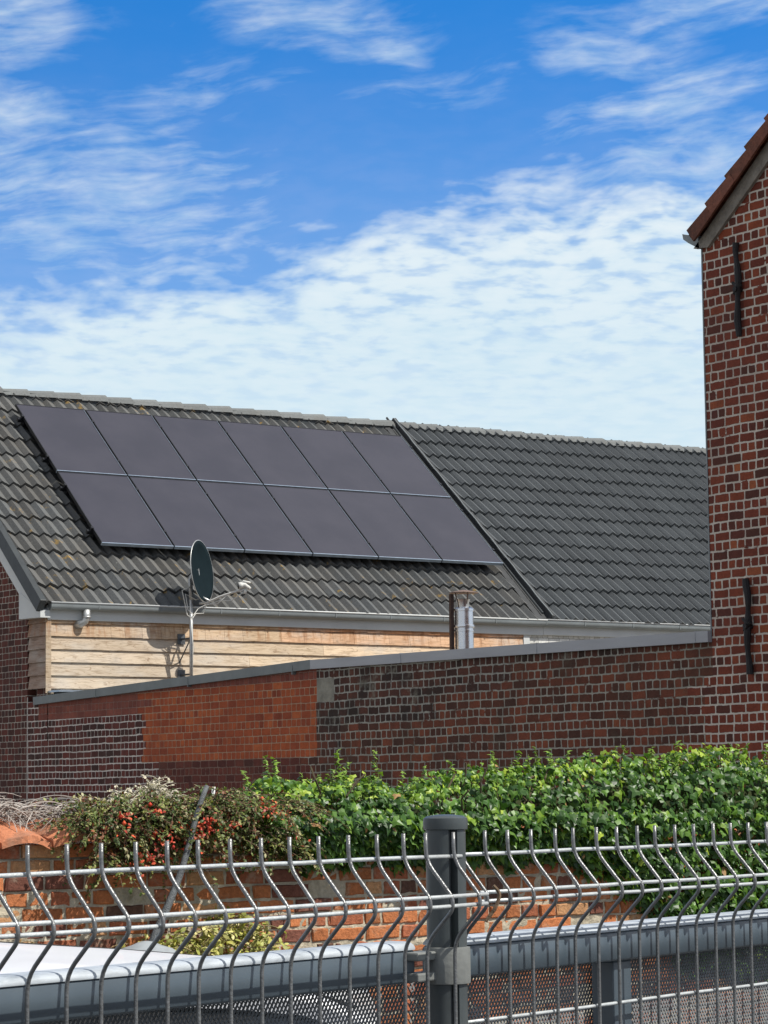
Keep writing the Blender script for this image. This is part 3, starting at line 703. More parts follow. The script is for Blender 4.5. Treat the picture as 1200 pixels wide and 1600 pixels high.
m = MB(); m.prism([(-.02, YA, TZ-.0), (-.02, YB-.1, TE-.05), (-.02, YB-.1, TE+.06), (-.02, YA, TZ+.16)], (0, 0, 0), (7, 0, 0), (.18, .07, .045)).build('front_roof', M_RTILE, TB)
m = MB(); m.prism([(-.03, YT+.0, TE-.01), (-.03, YT+.13, TE+.06), (-.03, YT+.19, TE+.10), (-.03, YT+.20, TE+.145), (-.03, YT+.17, TE+.135), (-.03, YT+.02, TE+.10)], (0, 0, 0), (9, 0, 0)).build('gutter', M_ZINC, TB)
def anchor(y, z0, z1, seed):
    r = random.Random(seed); m = MB(); pts = []; rr = []; n = 12
    for k in range(n+1):
        f = k/n; pts.append((-.035, y+.010*math.sin(f*9+seed)+.004*r.uniform(-1, 1), z1+(z0-z1)*f)); rr.append(.018+.010*abs(math.sin(f*7+seed*2)))
    m.tube(pts, rr, 8); zc = z1+(z0-z1)*.5
    m.tube([(.0, y, zc), (-.07, y, zc)], .022, 8); m.tube([(-.04, y-.04, zc+.03), (-.04, y+.035, zc-.03)], .016, 6)
    m.tube([(-.04, y+.05, zc+.06), (-.04, y, zc+.02)], .012, 6); m.build('wall_anchor', M_IRON, TB)
anchor(-11.640, 5.19, 5.915, 1); anchor(-11.655, 2.62, 3.34, 2)

# ------------------------------------------------------------------ low brick wall
LWY = -15.30
LW = thing('low_brick_wall', (-4.8, LWY+.15, 0), 'low weathered orange brick garden wall with crumbling mortar under the ivy and shrubs', 'wall')
m = MB(); r = random.Random(31); hc = .0737; zt_ = 1.50
for i in range(21):
    z0 = i*hc; X = -10.2-r.random()*.2; hd = i % 2
    while X < -.03:
        L = .098 if (hd if r.random() > .14 else not hd) else .20
        L += r.uniform(-.008, .008); gap = r.uniform(.009, .016)
        v = r.random(); bsh = r.uniform(.75, 1.2)
        if v < .55: c = (.46*bsh, .165*bsh, .065*bsh)
        elif v < .75: c = (.36*bsh, .12*bsh, .06*bsh)
        elif v < .86: c = (.20*bsh, .08*bsh, .055*bsh)
        elif v < .95: c = (.50*bsh, .27*bsh, .13*bsh)
        else: c = (.13*bsh, .07*bsh, .05*bsh)
        if r.random() < .012: X += L+gap; continue
        x0, x1 = X, X+L; za, zb = z0+.005, z0+hc-.006; J = lambda q=.004: r.uniform(-q, q)
        fy = LWY+r.uniform(-.006, .010); tl_ = J(.005)
        # front face with irregular outline: 8 rim points + chamfer
        rim_ = [(x0+J(), za+J(.003)), ((x0*2+x1)/3, za+J(.003)), ((x0+x1*2)/3, za+J(.003)), (x1+J(), za+J(.003)), (x1+J(), zb+J(.003)), ((x0+x1*2)/3, zb+J(.003)), ((x0*2+x1)/3, zb+J(.003)), (x0+J(), zb+J(.003))]
        cx, cz = (x0+x1)/2, (za+zb)/2
        vs = [(a, LWY+.05, b) for a, b in rim_]+[(a, fy+.007+J(.003), b) for a, b in rim_]
        vs += [(a+(cx-a)*.10+(.006 if a < cx else -.006)*0, fy+J(.0025)+tl_*(a-cx)/L, b+(cz-b)*.17) for a, b in rim_]
        fs = [(q, (q+1) % 8, 8+(q+1) % 8, 8+q) for q in range(8)]+[(8+q, 8+(q+1) % 8, 16+(q+1) % 8, 16+q) for q in range(8)]+[(16, 17, 22, 23), (17, 18, 21, 22), (18, 19, 20, 21)]
        m.add(vs, fs, c); X += L+gap
m.build('brickwork', M_LOWBRICK, LW)
m = MB(); nx = 300; nz = 48; vs = []
for a in range(nz+1):
    for b in range(nx+1):
        vs.append((-10.3+10.28*b/nx, LWY+.010+r.uniform(-.005, .006), 1.47*a/nz))
m.add(vs, [(a*(nx+1)+b, a*(nx+1)+b+1, (a+1)*(nx+1)+b+1, (a+1)*(nx+1)+b) for a in range(nz) for b in range(nx)])
m.box(-10.3, -.02, LWY+.02, LWY+.30, 0, 1.535).build('mortar_bed', M_LOWMORTAR, LW)
for i in range(16):
    X = -8.235+i*.262+r.uniform(-.01, .01) if i else -8.24
    m = MB(); K = 9; w = .252; vs = []; b = r.uniform(.85, 1.15); tip = r.uniform(-.01, .01)
    for q in range(K+1):
        f = q/K; arch = .030*math.sin(math.pi*f); fro = -.065-.035*math.sin(math.pi*f)+r.uniform(-.008, .008)
        xx = X+w*f
        vs += [(xx, LWY+fro, 1.525+arch+tip*f), (xx, LWY+fro+.005, 1.555+arch*1.1+tip*f+r.uniform(-.004, .004)), (xx, LWY+.09, 1.59+arch*1.3+r.uniform(-.004, .004)), (xx, LWY+.27, 1.63+arch), (xx, LWY+.27, 1.60+arch)]
    m.add(vs, [(5*q+e, 5*q+e+5, 5*q+(e+1) % 5+5, 5*q+(e+1) % 5) for q in range(K) for e in range(5)]+[(0, 1, 2, 3, 4), tuple(5*K+e for e in range(5))[::-1]], (.52*b, .20*b, .10*b))
    m.build('coping_tile', M_TERRA, LW)

# ------------------------------------------------------------------ foliage machinery
def leaves(tpl, tris, Ppos, tipd, nrm, size, colr):
    """tpl (k,3): x across, y along tip, z out ; arrays of N"""
    t_ = tipd/np.linalg.norm(tipd, axis=1, keepdims=True)
    n_ = nrm-(nrm*t_).sum(1, keepdims=True)*t_; n_ /= np.linalg.norm(n_, axis=1, keepdims=True)
    a_ = np.cross(t_, n_); k = len(tpl)
    V = Ppos[:, None, :]+size[:, None, None]*(tpl[None, :, 0, None]*a_[:, None, :]+tpl[None, :, 1, None]*t_[:, None, :]+tpl[None, :, 2, None]*n_[:, None, :])
    N = len(Ppos); Fc = (np.array(tris)[None]+(np.arange(N)*k)[:, None, None]).reshape(-1, 3)
    return V.reshape(-1, 3), Fc, np.repeat(colr, k, axis=0)
IVY = np.array([(0, 0, 0), (.40, -.14, -.06), (.56, .20, -.14), (.26, .42, -.03), (0, 1.0, -.16), (-.26, .42, -.03), (-.56, .20, -.14), (-.40, -.14, -.06), (0, .32, .06)], float)
IVT = [(8, i, (i+1) % 8) for i in range(8)]
IVT = [(8, 0, 1), (8, 1, 2), (8, 2, 3), (8, 3, 4), (8, 4, 5), (8, 5, 6), (8, 6, 7), (8, 7, 0)]
OVAL = np.array([(0, 0, 0), (.26, .35, .05), (.20, .75, .02), (0, 1, -.06), (-.20, .75, .02), (-.26, .35, .05)], float)
OVT = [(0, 1, 5), (1, 2, 4), (1, 4, 5), (2, 3, 4)]
def pick(n, pal, w):
    i = RNG.choice(len(pal), n, p=np.array(w)/sum(w)); return np.array(pal)[i]*RNG.uniform(.78, 1.22, (n, 1))
def lump(x, f, seed): 
    return np.sin(x*f+seed)*.5+np.sin(x*f*2.3+seed*1.7)*.3+np.sin(x*f*5.1+seed*3.1)*.2

# ------------------------------------------------------------------ ivy
IV = thing('ivy_hedge', (-3.4, -15.1, 0), 'thick bright green glossy ivy growing over the top of the low brick wall', 'ivy')
N = 22500
xs = RNG.uniform(-6.62, .3, N); EX = 4200; xs[:EX] = RNG.uniform(-4.35, .3, EX)
topz = np.interp(xs, [-6.62, -6.45, -6.2, -5.95, -5.6, -5.3, -4.9, -4.5, -4.1, -3.7, -3.3, -2.5, .3], [1.70, 1.84, 1.80, 1.86, 1.80, 1.87, 1.92, 1.93, 1.95, 2.0, 1.95, 1.96, 1.96])+.045*lump(xs, 7, 1)+.02*lump(xs, 23, 5)
botz = np.interp(xs, [-6.62, -6.3, -5.4, -4.9, -4.5, -4.25, -4.1, -3.9, .3], [1.46, 1.40, 1.39, 1.38, 1.34, 1.16, 1.0, .75, .45])+.05*lump(xs, 11, 4)
a = RNG.uniform(-.15, 1., N)**1.0*math.pi*.62
rr = 1-np.abs(RNG.normal(0, .16, N)); rr = np.clip(rr, .35, 1.05)*(1+.10*lump(xs, 9, 2)*np.cos(a))
u = RNG.random(N)
front = RNG.random(N) < .62; front[:EX] = True
zc = 1.60
h_up = topz-zc
# cross-section: front curtain then rounded top
ang = RNG.uniform(0, math.pi*.85, N)
yf = -15.15-.34*np.cos(ang)*rr; zf = zc+h_up*np.sin(ang)**.8*rr
zc2 = botz+(zc+.05-botz)*RNG.random(N)**.8; zc2[:EX] = botz[:EX]+(1.42-botz[:EX])*RNG.random(EX)
bulge = .30*np.clip((zc2-botz)/(zc-botz+.01), 0, 1)**.45
yc = -15.17-(bulge+.06)*np.clip(rr, .5, 1.05)-.02*lump(xs*1.7+zc2*5, 6, 2)
Y_s = np.where(front, yc, yf); Z_s = np.where(front, zc2, zf)
Pn = np.stack([xs, Y_s, Z_s], 1)
out = np.stack([RNG.normal(.05, .35, N), np.where(front, -1.0, -np.cos(ang)-.15), np.where(front, .25+.5*np.clip((zc2-1.35)/.3, 0, 1), np.sin(ang)+.25)], 1)+RNG.normal(0, .38, (N, 3))
tip = np.stack([RNG.normal(.25, .55, N), RNG.normal(-.35, .3, N), RNG.normal(-.75, .35, N)], 1)
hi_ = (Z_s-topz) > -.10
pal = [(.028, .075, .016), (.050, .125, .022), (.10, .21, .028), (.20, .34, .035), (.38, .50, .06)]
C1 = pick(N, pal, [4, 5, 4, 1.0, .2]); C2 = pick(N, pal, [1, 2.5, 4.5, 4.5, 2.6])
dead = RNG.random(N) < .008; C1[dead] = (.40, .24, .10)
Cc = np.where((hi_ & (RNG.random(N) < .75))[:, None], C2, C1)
sz = RNG.uniform(.022, .064, N)*np.where(hi_, .78, 1.)
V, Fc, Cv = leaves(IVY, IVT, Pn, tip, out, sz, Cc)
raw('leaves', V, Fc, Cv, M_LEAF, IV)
# shoots that stand above the mass
m = MB(); lp, lt, ln, ls, lc = [], [], [], [], []; r = random.Random(9)
shoots = [(-6.49, 1.80, .15), (-6.34, 1.78, .16), (-6.01, 1.80, .18), (-5.80, 1.80, .18), (-6.42, 1.70, .15), (-6.47, 1.74, .14), (-5.98, 1.76, .16)]+[(r.uniform(-6.3, -.5), 0, r.uniform(.05, .13)) for _ in range(110)]
for X, zb, L in shoots:
    zb = zb or float(np.interp(X, [-6.62, -6.2, -5.6, -4.9, -4.1, -3.3, .3], [1.70, 1.78, 1.79, 1.89, 1.92, 1.92, 1.93]))-.03
    Yb = -15.2+r.uniform(-.16, .15); lean = Vector((r.uniform(-.35, .35), r.uniform(-.2, .2), 1)); pts = [Vector((X, Yb, zb-.12))+lean*(L+.12)*k/5+Vector((.01*math.sin(k*1.3+X*9), 0, 0)) for k in range(6)]
    m.tube(pts, [.004, .0035, .003, .0025, .002, .0015], 5, (.16, .18, .06))
    for k in range(int(6+L*70)):
        f = (k+1)/(6+L*70); p = pts[0]+(pts[-1]-pts[0])*(.3+.7*f); w = r.uniform(0, 6.28)
        lp.append(p); lt.append((math.cos(w), math.sin(w), r.uniform(-.1, .8))); ln.append((r.uniform(-.5, .5), r.uniform(-.8, 0), 1)); ls.append(r.uniform(.030, .052)*(1.1-.45*f)); bsh = r.uniform(.8, 1.2)
        lc.append([q*bsh for q in ((.20, .32, .045) if r.random() < .5+.4*f else (.08, .17, .03))])
m.build('shoots', M_TWIG, IV)
V, Fc, Cv = leaves(IVY, IVT, *[np.array(q, float) for q in (lp, lt, ln)], np.array(ls), np.array(lc)); raw('young_leaves', V, Fc, Cv, M_LEAF, IV)
m = MB()
for k in range(150):
    X = r.uniform(-6.5, .1); p = Vector((X, -15.28, r.uniform(1.0, 1.5) if X > -4.3 else r.uniform(1.42, 1.6))); pts = [p.copy()]
    for q in range(6): p = p+Vector((r.uniform(-.07, .07), r.uniform(-.05, .03), r.uniform(-.01, .09))); pts.append(p.copy())
    m.tube(pts, .005, 5, (.10, .08, .05))
m.build('stems', M_TWIG, IV)
# dark woody heart of the ivy, so light does not pass straight through
core = MB(); K = 60
for q in range(K+1):
    X = -6.4+6.6*q/K; tz = float(np.interp(X, [-6.62, -6.2, -5.6, -4.9, -4.1, .3], [1.62, 1.66, 1.68, 1.76, 1.80, 1.80]))+.02*math.sin(q*1.7)
    for yy, zz in ((-15.28, 1.5), (-15.30+.02*math.sin(q), 1.56), (-15.22, tz-.03), (-15.1, tz+.02*math.sin(q*2.1)), (-14.98, tz-.04), (-14.93, 1.5)): core.v.append((X, yy, zz)); core.c.append((.035, .045, .015))
for q in range(K):
    for e in range(5): core.f.append((6*q+e, 6*q+e+1, 6*q+e+7, 6*q+e+6)); core.m.append(0)
core.build('inner_growth', M_TWIG, IV)

# ------------------------------------------------------------------ cotoneaster
def twiggy(name, label, cat, x0, x1, ztop, zbot, ntw, leafpal, leafw, lsz, seed, density=15, lenr=(.16, .38), out=1., tcol=(.14, .09, .06), yc=-15.25, berries=0):
    r = random.Random(seed); T = thing(name, ((x0+x1)/2, yc, 0), label, cat)
    m = MB(); lp, lt, ln, ls, lc = [], [], [], [], []; bm_ = MB()
    for k in range(ntw):
        X = r.uniform(x0, x1); v = r.random()
        zt = ztop(X); zb = zbot(X)
        if v < .5: p = Vector((X, yc+r.uniform(-.10, .25), zt-r.uniform(.02, .12)))
        else: p = Vector((X, yc-r.uniform(.02, .16), zb+(zt-zb)*r.random()))
        d = Vector((r.uniform(-1, .75), -r.uniform(.0, 1.)*out, r.uniform(-.05, .55))).normalized(); L = r.uniform(*lenr); n = 7; pts = [p.copy()]
        for q in range(n):
            p = p+d*L/n; d = (d+Vector((r.uniform(-.12, .12), r.uniform(-.1, .1), -.17))).normalized(); pts.append(p.copy())
        if pts[-1].z > zt+.05: continue
        tb = r.uniform(.7, 1.5)
        m.tube(pts, [.0035*(1-.1*i) for i in range(n+1)], 4, tuple(c*tb for c in tcol), caps=False)
        fam = RNG.choice(len(leafpal), p=np.array(leafw)/sum(leafw))
        for q in range(int(density*L/.25)):
            f = r.random()*n; i = min(n-1, int(f)); pp = pts[i].lerp(pts[i+1], f-i); dd = (pts[i+1]-pts[i]).normalized()
            side = Vector((r.uniform(-1, 1), r.uniform(-1, 1), r.uniform(-1, 1)))
            lp.append(pp); lt.append(dd*.6+side*.8); ln.append((r.uniform(-.5, .5), -r.random(), r.random()+.3)); ls.append(r.uniform(*lsz))
            c = leafpal[fam if r.random() < .7 else r.randrange(len(leafpal))]; b = r.uniform(.7, 1.35); lc.append([c[0]*b, c[1]*b, c[2]*b])
    m.build('twigs', M_TWIG, T)
    if lp:
        V, Fc, Cv = leaves(OVAL, OVT, *[np.array([tuple(w) for w in q], float) for q in (lp, lt, ln)], np.array(ls), np.array(lc)); raw('foliage', V, Fc, Cv, M_SMALL, T)
    return T
zt = lambda X: float(np.interp(X, [-7.95, -7.6, -7.3, -7.0, -6.7, -6.45], [1.62, 1.70, 1.73, 1.735, 1.735, 1.70]))
zb = lambda X: float(np.interp(X, [-7.95, -7.65, -7.5, -7.1, -6.8, -6.45], [1.60, 1.50, 1.44, 1.44, 1.52, 1.42]))
CT = twiggy('cotoneaster_shrub', 'green and rust red small leaved shrub with orange berries sprawling over the low wall', 'shrub', -7.52, -6.42, zt, zb, 1000,
       [(.06, .10, .026), (.12, .16, .04), (.22, .24, .07), (.20, .07, .03), (.36, .34, .18)], [5, 5, 3, 1.0, .7], (.014, .028), 3, 22)
br = MB(); r = random.Random(12)
for cx, cz, n, sp in ((-7.02, 1.60, 30, .05), (-7.13, 1.575, 16, .05), (-7.30, 1.48, 10, .03), (-7.27, 1.69, 6, .02), (-7.42, 1.66, 5, .03), (-6.84, 1.62, 6, .015), (-6.98, 1.66, 5, .02), (-6.62, 1.66, 8, .03), (-7.22, 1.53, 8, .04), (-7.36, 1.43, 4, .03), (-6.68, 1.70, 5, .03), (-6.5, 1.55, 5, .05), (-7.05, 1.53, 7, .05)):
    for _ in range(max(2, n//2)):
        c = Vector((cx+r.gauss(0, sp), -15.50+r.uniform(-.06, .05), cz+r.gauss(0, sp*.6))); w = r.uniform(.008, .015)
        cc = random.choice([(.62, .06, .03), (.70, .11, .04), (.50, .04, .03), (.66, .17, .08)])
        br.add([c+Vector(q)*w for q in ((1, 0, 0), (-1, 0, 0), (0, 1, 0), (0, -1, 0), (0, 0, 1), (0, 0, -1))], [(0, 2, 4), (2, 1, 4), (1, 3, 4), (3, 0, 4), (2, 0, 5), (1, 2, 5), (3, 1, 5), (0, 3, 5)], cc)
br.build('berries', M_SMALL, CT, smooth=True)
lp, lt, ln, ls, lc = [], [], [], [], []
for cx, cz, n, sp in ((-7.02, 1.605, 120, .05), (-7.13, 1.575, 60, .05), (-7.30, 1.48, 50, .04), (-7.27, 1.69, 18, .015), (-7.42, 1.67, 22, .03), (-6.84, 1.62, 26, .014), (-6.98, 1.66, 16, .02), (-6.62, 1.67, 34, .03), (-7.22, 1.54, 40, .05), (-7.33, 1.44, 30, .03), (-6.68, 1.70, 20, .03), (-6.5, 1.55, 24, .05), (-7.05, 1.53, 24, .06), (-7.5, 1.6, 16, .06)):
    for _ in range(int(n*.6)):
        lp.append((cx+r.gauss(0, sp), -15.53+r.uniform(-.06, .06), cz+r.gauss(0, sp*.5))); lt.append((r.uniform(-1, 1), r.uniform(-1, .2), r.uniform(-1, .6))); ln.append((r.uniform(-.6, .6), -1, r.uniform(.1, 1)))
        ls.append(r.uniform(.014, .026)); b = r.uniform(.7, 1.3); c = random.choice([(.50, .05, .025), (.62, .10, .04), (.40, .05, .03), (.55, .16, .07)]); lc.append([q*b for q in c])
V, Fc, Cv = leaves(OVAL, OVT, np.array(lp), np.array(lt, float), np.array(ln, float), np.array(ls), np.array(lc)); raw('red_leaves', V, Fc, Cv, M_SMALL, CT)
# dry grey twigs at the left end
zt2 = lambda X: float(np.interp(X, [-8.6, -7.9, -7.5], [1.69, 1.73, 1.70])); zb2 = lambda X: 1.66
twiggy('dry_twig_tangle', 'tangle of bare grey dead twigs lying on the terracotta coping at the left', 'dead shrub', -8.7, -7.40, zt2, zb2, 520,
       [(.34, .31, .27), (.26, .23, .20)], [1, 1], (.006, .013), 5, 5, (.14, .30), .35, (.34, .31, .28), yc=-15.02)
zt3 = lambda X: 1.84-1.0*abs(X+7.18)
twiggy('dried_flower_tuft', 'pale dried flower tuft rising above the red and green shrub', 'dead flowers', -7.27, -7.08, zt3, lambda X: 1.74, 210,
       [(.62, .58, .46), (.50, .46, .36)], [1, 1], (.010, .020), 6, 22, (.04, .10), .4, (.4, .37, .3), yc=-15.25)
# yellow green shrub at the foot
zt4 = lambda X: float(np.interp(X, [-7.38, -7.2, -7.0, -6.82, -6.65, -6.4], [1.04, 1.09, 1.14, 1.19, 1.09, .98]))+.02*math.sin(X*40)
YS = twiggy('yellow_shrub', 'small yellow green leafy shrub in front of the low brick wall', 'shrub', -7.38, -6.6, zt4, lambda X: .85, 300,
       [(.46, .44, .12), (.34, .36, .09), (.55, .50, .22), (.20, .22, .06)], [4, 4, 2, 2], (.022, .045), 8, 15, (.08, .18), .5, (.2, .16, .08), yc=-15.50)
zt5 = lambda X: float(np.interp(X, [-8.6, -7.6, -7.2, -6.7, -6.2, -6.0], [1.11, 1.07, 1.00, .99, .98, .9]))
twiggy('dry_leaf_litter', 'brown withered leaves and stalks along the foot of the low wall', 'dead plants', -8.9, -6.1, zt5, lambda X: .7, 420,
       [(.30, .17, .08), (.38, .26, .13), (.20, .12, .07), (.24, .22, .08)], [3, 3, 2, 1], (.015, .03), 18, 9, (.08, .2), .5, (.3, .22, .12), yc=-15.46)

# leaning pole and grey cover
m = MB(); a0, a1 = Vector((-7.33, -15.62, 1.10)), Vector((-6.99, -15.56, 1.80)); pts = []
for k in range(12):
    f = k/11; pts.append(a0.lerp(a1, f)+Vector((.016*math.sin(f*5), 0, .006*math.sin(f*9))))
o = m.tube([Vector((-7.40, -15.64, .0))]+pts, [.019]+[.020-.0008*k for k in range(12)], 8).build('leaning_pole', M_POLE, None, smooth=True)
tag(o, 'thin grey weathered pole leaning in front of the red berried shrub', 'pole')
m = MB(); m.lathe((-7.42, -15.72), [(.0, 0), (.13, .0), (.14, 1.055), (.12, 1.07), (.07, 1.085), (.035, 1.10), (.01, 1.105)], 24)
o = m.build('covered_bin', M_TARP, None, auto=50); tag(o, 'grey domed cover poking up behind the white car roof', 'cover')
m = MB(); m.tube([(-6.73, -15.15, 1.5), (-6.735, -15.15, 1.70), (-6.73, -15.15, 1.80)], [.005, .005, .010], 6)
o = m.build('dry_stalk', M_TWIG, None); tag(o, 'single thin dry stalk standing above the small leaved shrub', 'stalk')

# ------------------------------------------------------------------ wire mesh fence
def arc(pts, rad_=.012, n=4):
    pts = [Vector(p) for p in pts]; out = [pts[0]]
    for i in range(1, len(pts)-1):
        a, b, c = pts[i-1], pts[i], pts[i+1]; u = (a-b).normalized(); v = (c-b).normalized(); L = min(rad_, (a-b).length*.48, (c-b).length*.48)
        for k in range(n+1):
            f = k/n; out.append((b+u*L)*(1-f)**2+b*2*f*(1-f)+(b+v*L)*f*f)
    return out+[pts[-1]]
def fold(z): return [(0, z+.046), (.037, z+.004), (.037, z-.010), (0, z-.048)]
prof = [(0, 1.706), (0, 1.674)]+fold(1.628)[1:]
for zf_ in (1.08, .50): prof += fold(zf_)
prof += [(0, .06)]
hz_ = [(1.678, 0), (1.6335, .037), (1.6225, .037), (1.478, 0), (1.278, 0), (1.085, .037), (1.073, .037), (.878, 0), (.678, 0), (.505, .037), (.493, .037), (.278, 0), (.10, 0)]
def fence_panel(s_list, off, label, sa, sb):
    base_p = fp(s_list[0], off, 0)
    T = thing('mesh_fence_panel', base_p, label, 'fence', 'welded wire fence panels')
    m = MB(); m.tube(arc([base_p+HN*a+Vector((0, 0, z)) for a, z in prof], .016, 4), .0023, 8)
    w0 = m.build('vertical_wire', M_WIRE, T, smooth=True)
    for s in s_list[1:]:
        c = w0.copy(); COL.objects.link(c); c.parent = T; c.location = HD*(s-s_list[0]); 
        c.rotation_euler = (random.uniform(-.0012, .0012), random.uniform(-.0016, .0016), random.uniform(-.05, .05)); c.location += HD*random.uniform(-.0008, .0008)
    for z, o_ in hz_:
        m = MB(); o2 = off+(o_ - .0045 if o_ else -.0048); n = 14
        m.tube([fp(sa+(sb-sa)*k/n, o2+random.uniform(-.0006, .0006), z+random.uniform(-.0006, .0006)) for k in range(n+1)], .0023, 8); m.build('horizontal_wire', M_WIREH, T, smooth=True)
    return T
fence_panel([-.05*i for i in range(28)], 0, 'welded wire fence panel on the left of the round post, wires with a forward fold', -1.38, .022)
fence_panel([.058+.05*i for i in range(26)], -.030, 'welded wire fence panel on the right of the round post, in front of the ivy', .050, 1.33)
# post
PC = fp(.0225, -.0275, 0)
PO = thing('fence_post', PC, 'dark grey round fence post with flat cap and grey clamp band', 'post')
m = MB(); n = 40; R0 = .0238; gang = math.atan2(CAM_P.y-PC.y, CAM_P.x-PC.x)+.42; vs = []
for z in (0, 1.715):
    for k in range(n):
        w = 2*math.pi*k/n; dwa = (w-gang+math.pi) % (2*math.pi)-math.pi
        rr_ = R0 if abs(dwa) > .19 else .012
        vs.append((PC.x+rr_*math.cos(w), PC.y+rr_*math.sin(w), z))
m.add(vs, [(k, (k+1) % n, n+(k+1) % n, n+k) for k in range(n)]+[tuple(range(n, 2*n))]); m.build('tube', M_POST, PO, auto=35)
m = MB(); m.lathe((PC.x, PC.y), [(.0238, 1.708), (.0262, 1.709), (.0268, 1.716), (.0262, 1.722), (.022, 1.7245), (.010, 1.7262), (.002, 1.7265)], 40).build('cap', M_POST, PO, auto=45)
m = MB(); m.lathe((PC.x, PC.y), [(.0238, 1.528), (.0272, 1.5285), (.0276, 1.531), (.0276, 1.568), (.0272, 1.5705), (.0240, 1.571)], 40)
m.build('clamp_band', M_CLAMP, PO, auto=35)
m = MB(); cb = PC+HD*-.040; 
def hbox(m, s0, s1, o0, o1, z0, z1, col=None):
    q = [fp(s, o_, z) for z in (z0, z1) for o_ in (o0, o1) for s in (s0, s1)]
    m.add(q, [(0, 2, 3, 1), (4, 5, 7, 6), (0, 1, 5, 4), (1, 3, 7, 5), (3, 2, 6, 7), (2, 0, 4, 6)], col); return m
hbox(m, -.040, .004, -.050, -.024, 1.533, 1.543); hbox(m, -.040, .004, -.050, -.024, 1.557, 1.567); m.build('hinge_lug', M_CLAMP, PO, bevel=.002)
m = MB(); m.tube(arc([fp(.052, .020, 1.642), fp(.058, .026, 1.633), fp(.054, .022, 1.616), fp(.046, .012, 1.600)], .01), .0024, 6, (.16, .11, .07))
o = m.build('binding_twig', M_TWIG, None); tag(o, 'short brown twig tied round the fence wires right of the post', 'twig')

# ------------------------------------------------------------------ gates behind the fence
def bar(m, s0, s1, off, z0, z1, dep):
    pr = [(0, z0+.003), (.0, z1-.0125), (-.002, z1-.010), (-dep+.004, z1-.010), (-dep, z1-.014), (-dep, z0+.003), (-dep+.003, z0), (-.003, z0)]
    k = len(pr); vs = [fp(s, off+o_, z) for s in (s0, s1) for o_, z in pr]
    m.add(vs, [(i, (i+1) % k, k+(i+1) % k, k+i) for i in range(k)]+[tuple(range(k))[::-1], tuple(range(k, 2*k))]); return m
def expanded(s0, s1, off, z0, z1, name, parent, cw=.0070, ch=.0096):
    """expanded metal: staggered diamond cells made of flat strands"""
    m = MB(); nc = int((s1-s0)/cw); nr = int((z1-z0)/(ch/2)); t2 = .0010; 
    for j in range(nr):
        za = z1-j*ch/2; zb_ = za-ch/2
        for i in range(nc):
            sa = s0+i*cw+(cw/2 if j % 2 else 0)
            for sg in (0, 1):
                if sg == 0: A, B = (sa, za), (sa+cw/2, zb_)
                else: A, B = (sa+cw, za), (sa+cw/2, zb_)
                q = [fp(A[0]-t2, off-.0007, A[1]+.0007), fp(A[0]+t2, off+.0007, A[1]-.0007), fp(B[0]+t2, off+.0007, B[1]-.0007), fp(B[0]-t2, off-.0007, B[1]+.0007)]
                m.add(q, [(0, 1, 2, 3)])
    return m.build(name, M_GMESH, parent)
def gate(s0, s1, label, posts):
    T = thing('metal_gate', fp((s0+s1)/2, -.07, 0), label, 'gate')
    bar(MB(), s0, s1, -.040, 1.531, 1.579, .050).build('top_rail', M_BAR, T, auto=50)
    m = MB(); pr = [(.001, 1.5695), (.0015, 1.572), (-.001, 1.5755), (-.006, 1.578), (-.014, 1.579), (-.036, 1.579), (-.044, 1.577), (-.049, 1.572), (-.049, 1.5695)]; k = len(pr)  # pale strip: sunlit, sky-reflecting rail top put into the colour
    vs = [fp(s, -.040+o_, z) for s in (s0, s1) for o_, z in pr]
    m.add(vs, [(i, (i+1) % k, k+(i+1) % k, k+i) for i in range(k)]+[tuple(range(k))[::-1], tuple(range(k, 2*k))]).build('lit_top_edge', M_LIT_TOP, T, auto=50)
    bar(MB(), s0, s1, -.040, .08, .13, .050).build('bottom_rail', M_BAR, T, auto=50)
    for s in posts:
        hbox(MB(), s, s+.044, -.088, -.052, .13, 1.5305).build('upright', M_BAR, T, bevel=.003)
    expanded(s0+(.0 if s0 < 0 else -.026), s1+(.057 if s0 < 0 else .0), -.0935, 1.16, 1.531, 'expanded_mesh', T)
    m = MB(); hbox(m, s0, s1, -.0735, -.0725, .13, 1.16)
    # lower mesh out of the picture is coarser
    T2 = MB(); n = int((s1-s0)/.03)
    for i in range(n):
        for sg in (-1, 1): T2.tube([fp(s0+i*.03, -.0725, 1.16), fp(min(s1, max(s0, s0+i*.03+sg*.25)), -.0725, .13)], .0012, 4)
    T2.build('lower_mesh', M_GMESH, T)
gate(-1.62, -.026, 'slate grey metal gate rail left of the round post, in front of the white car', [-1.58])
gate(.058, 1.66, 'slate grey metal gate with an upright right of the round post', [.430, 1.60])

# ------------------------------------------------------------------ white car
CO = Vector((-12.9, -21.9, 0))
CAR = thing('parked_car', CO, 'white parked car behind the grey gate, only its roof and dark side window showing', 'car')
CR = Vector((math.cos(YAW-.02), -math.sin(YAW-.02), 0)); CF = Vector((math.sin(YAW-.02), math.cos(YAW-.02), 0))
CB = Vector((CAM_P.x, CAM_P.y, 0))+Vector((math.sin(YAW), math.cos(YAW), 0))*3.72
def cp(s, w, z): return CB+CR*(s-.885)+CF*w+Vector((0, 0, z))          # s along, w depth 0..1.68
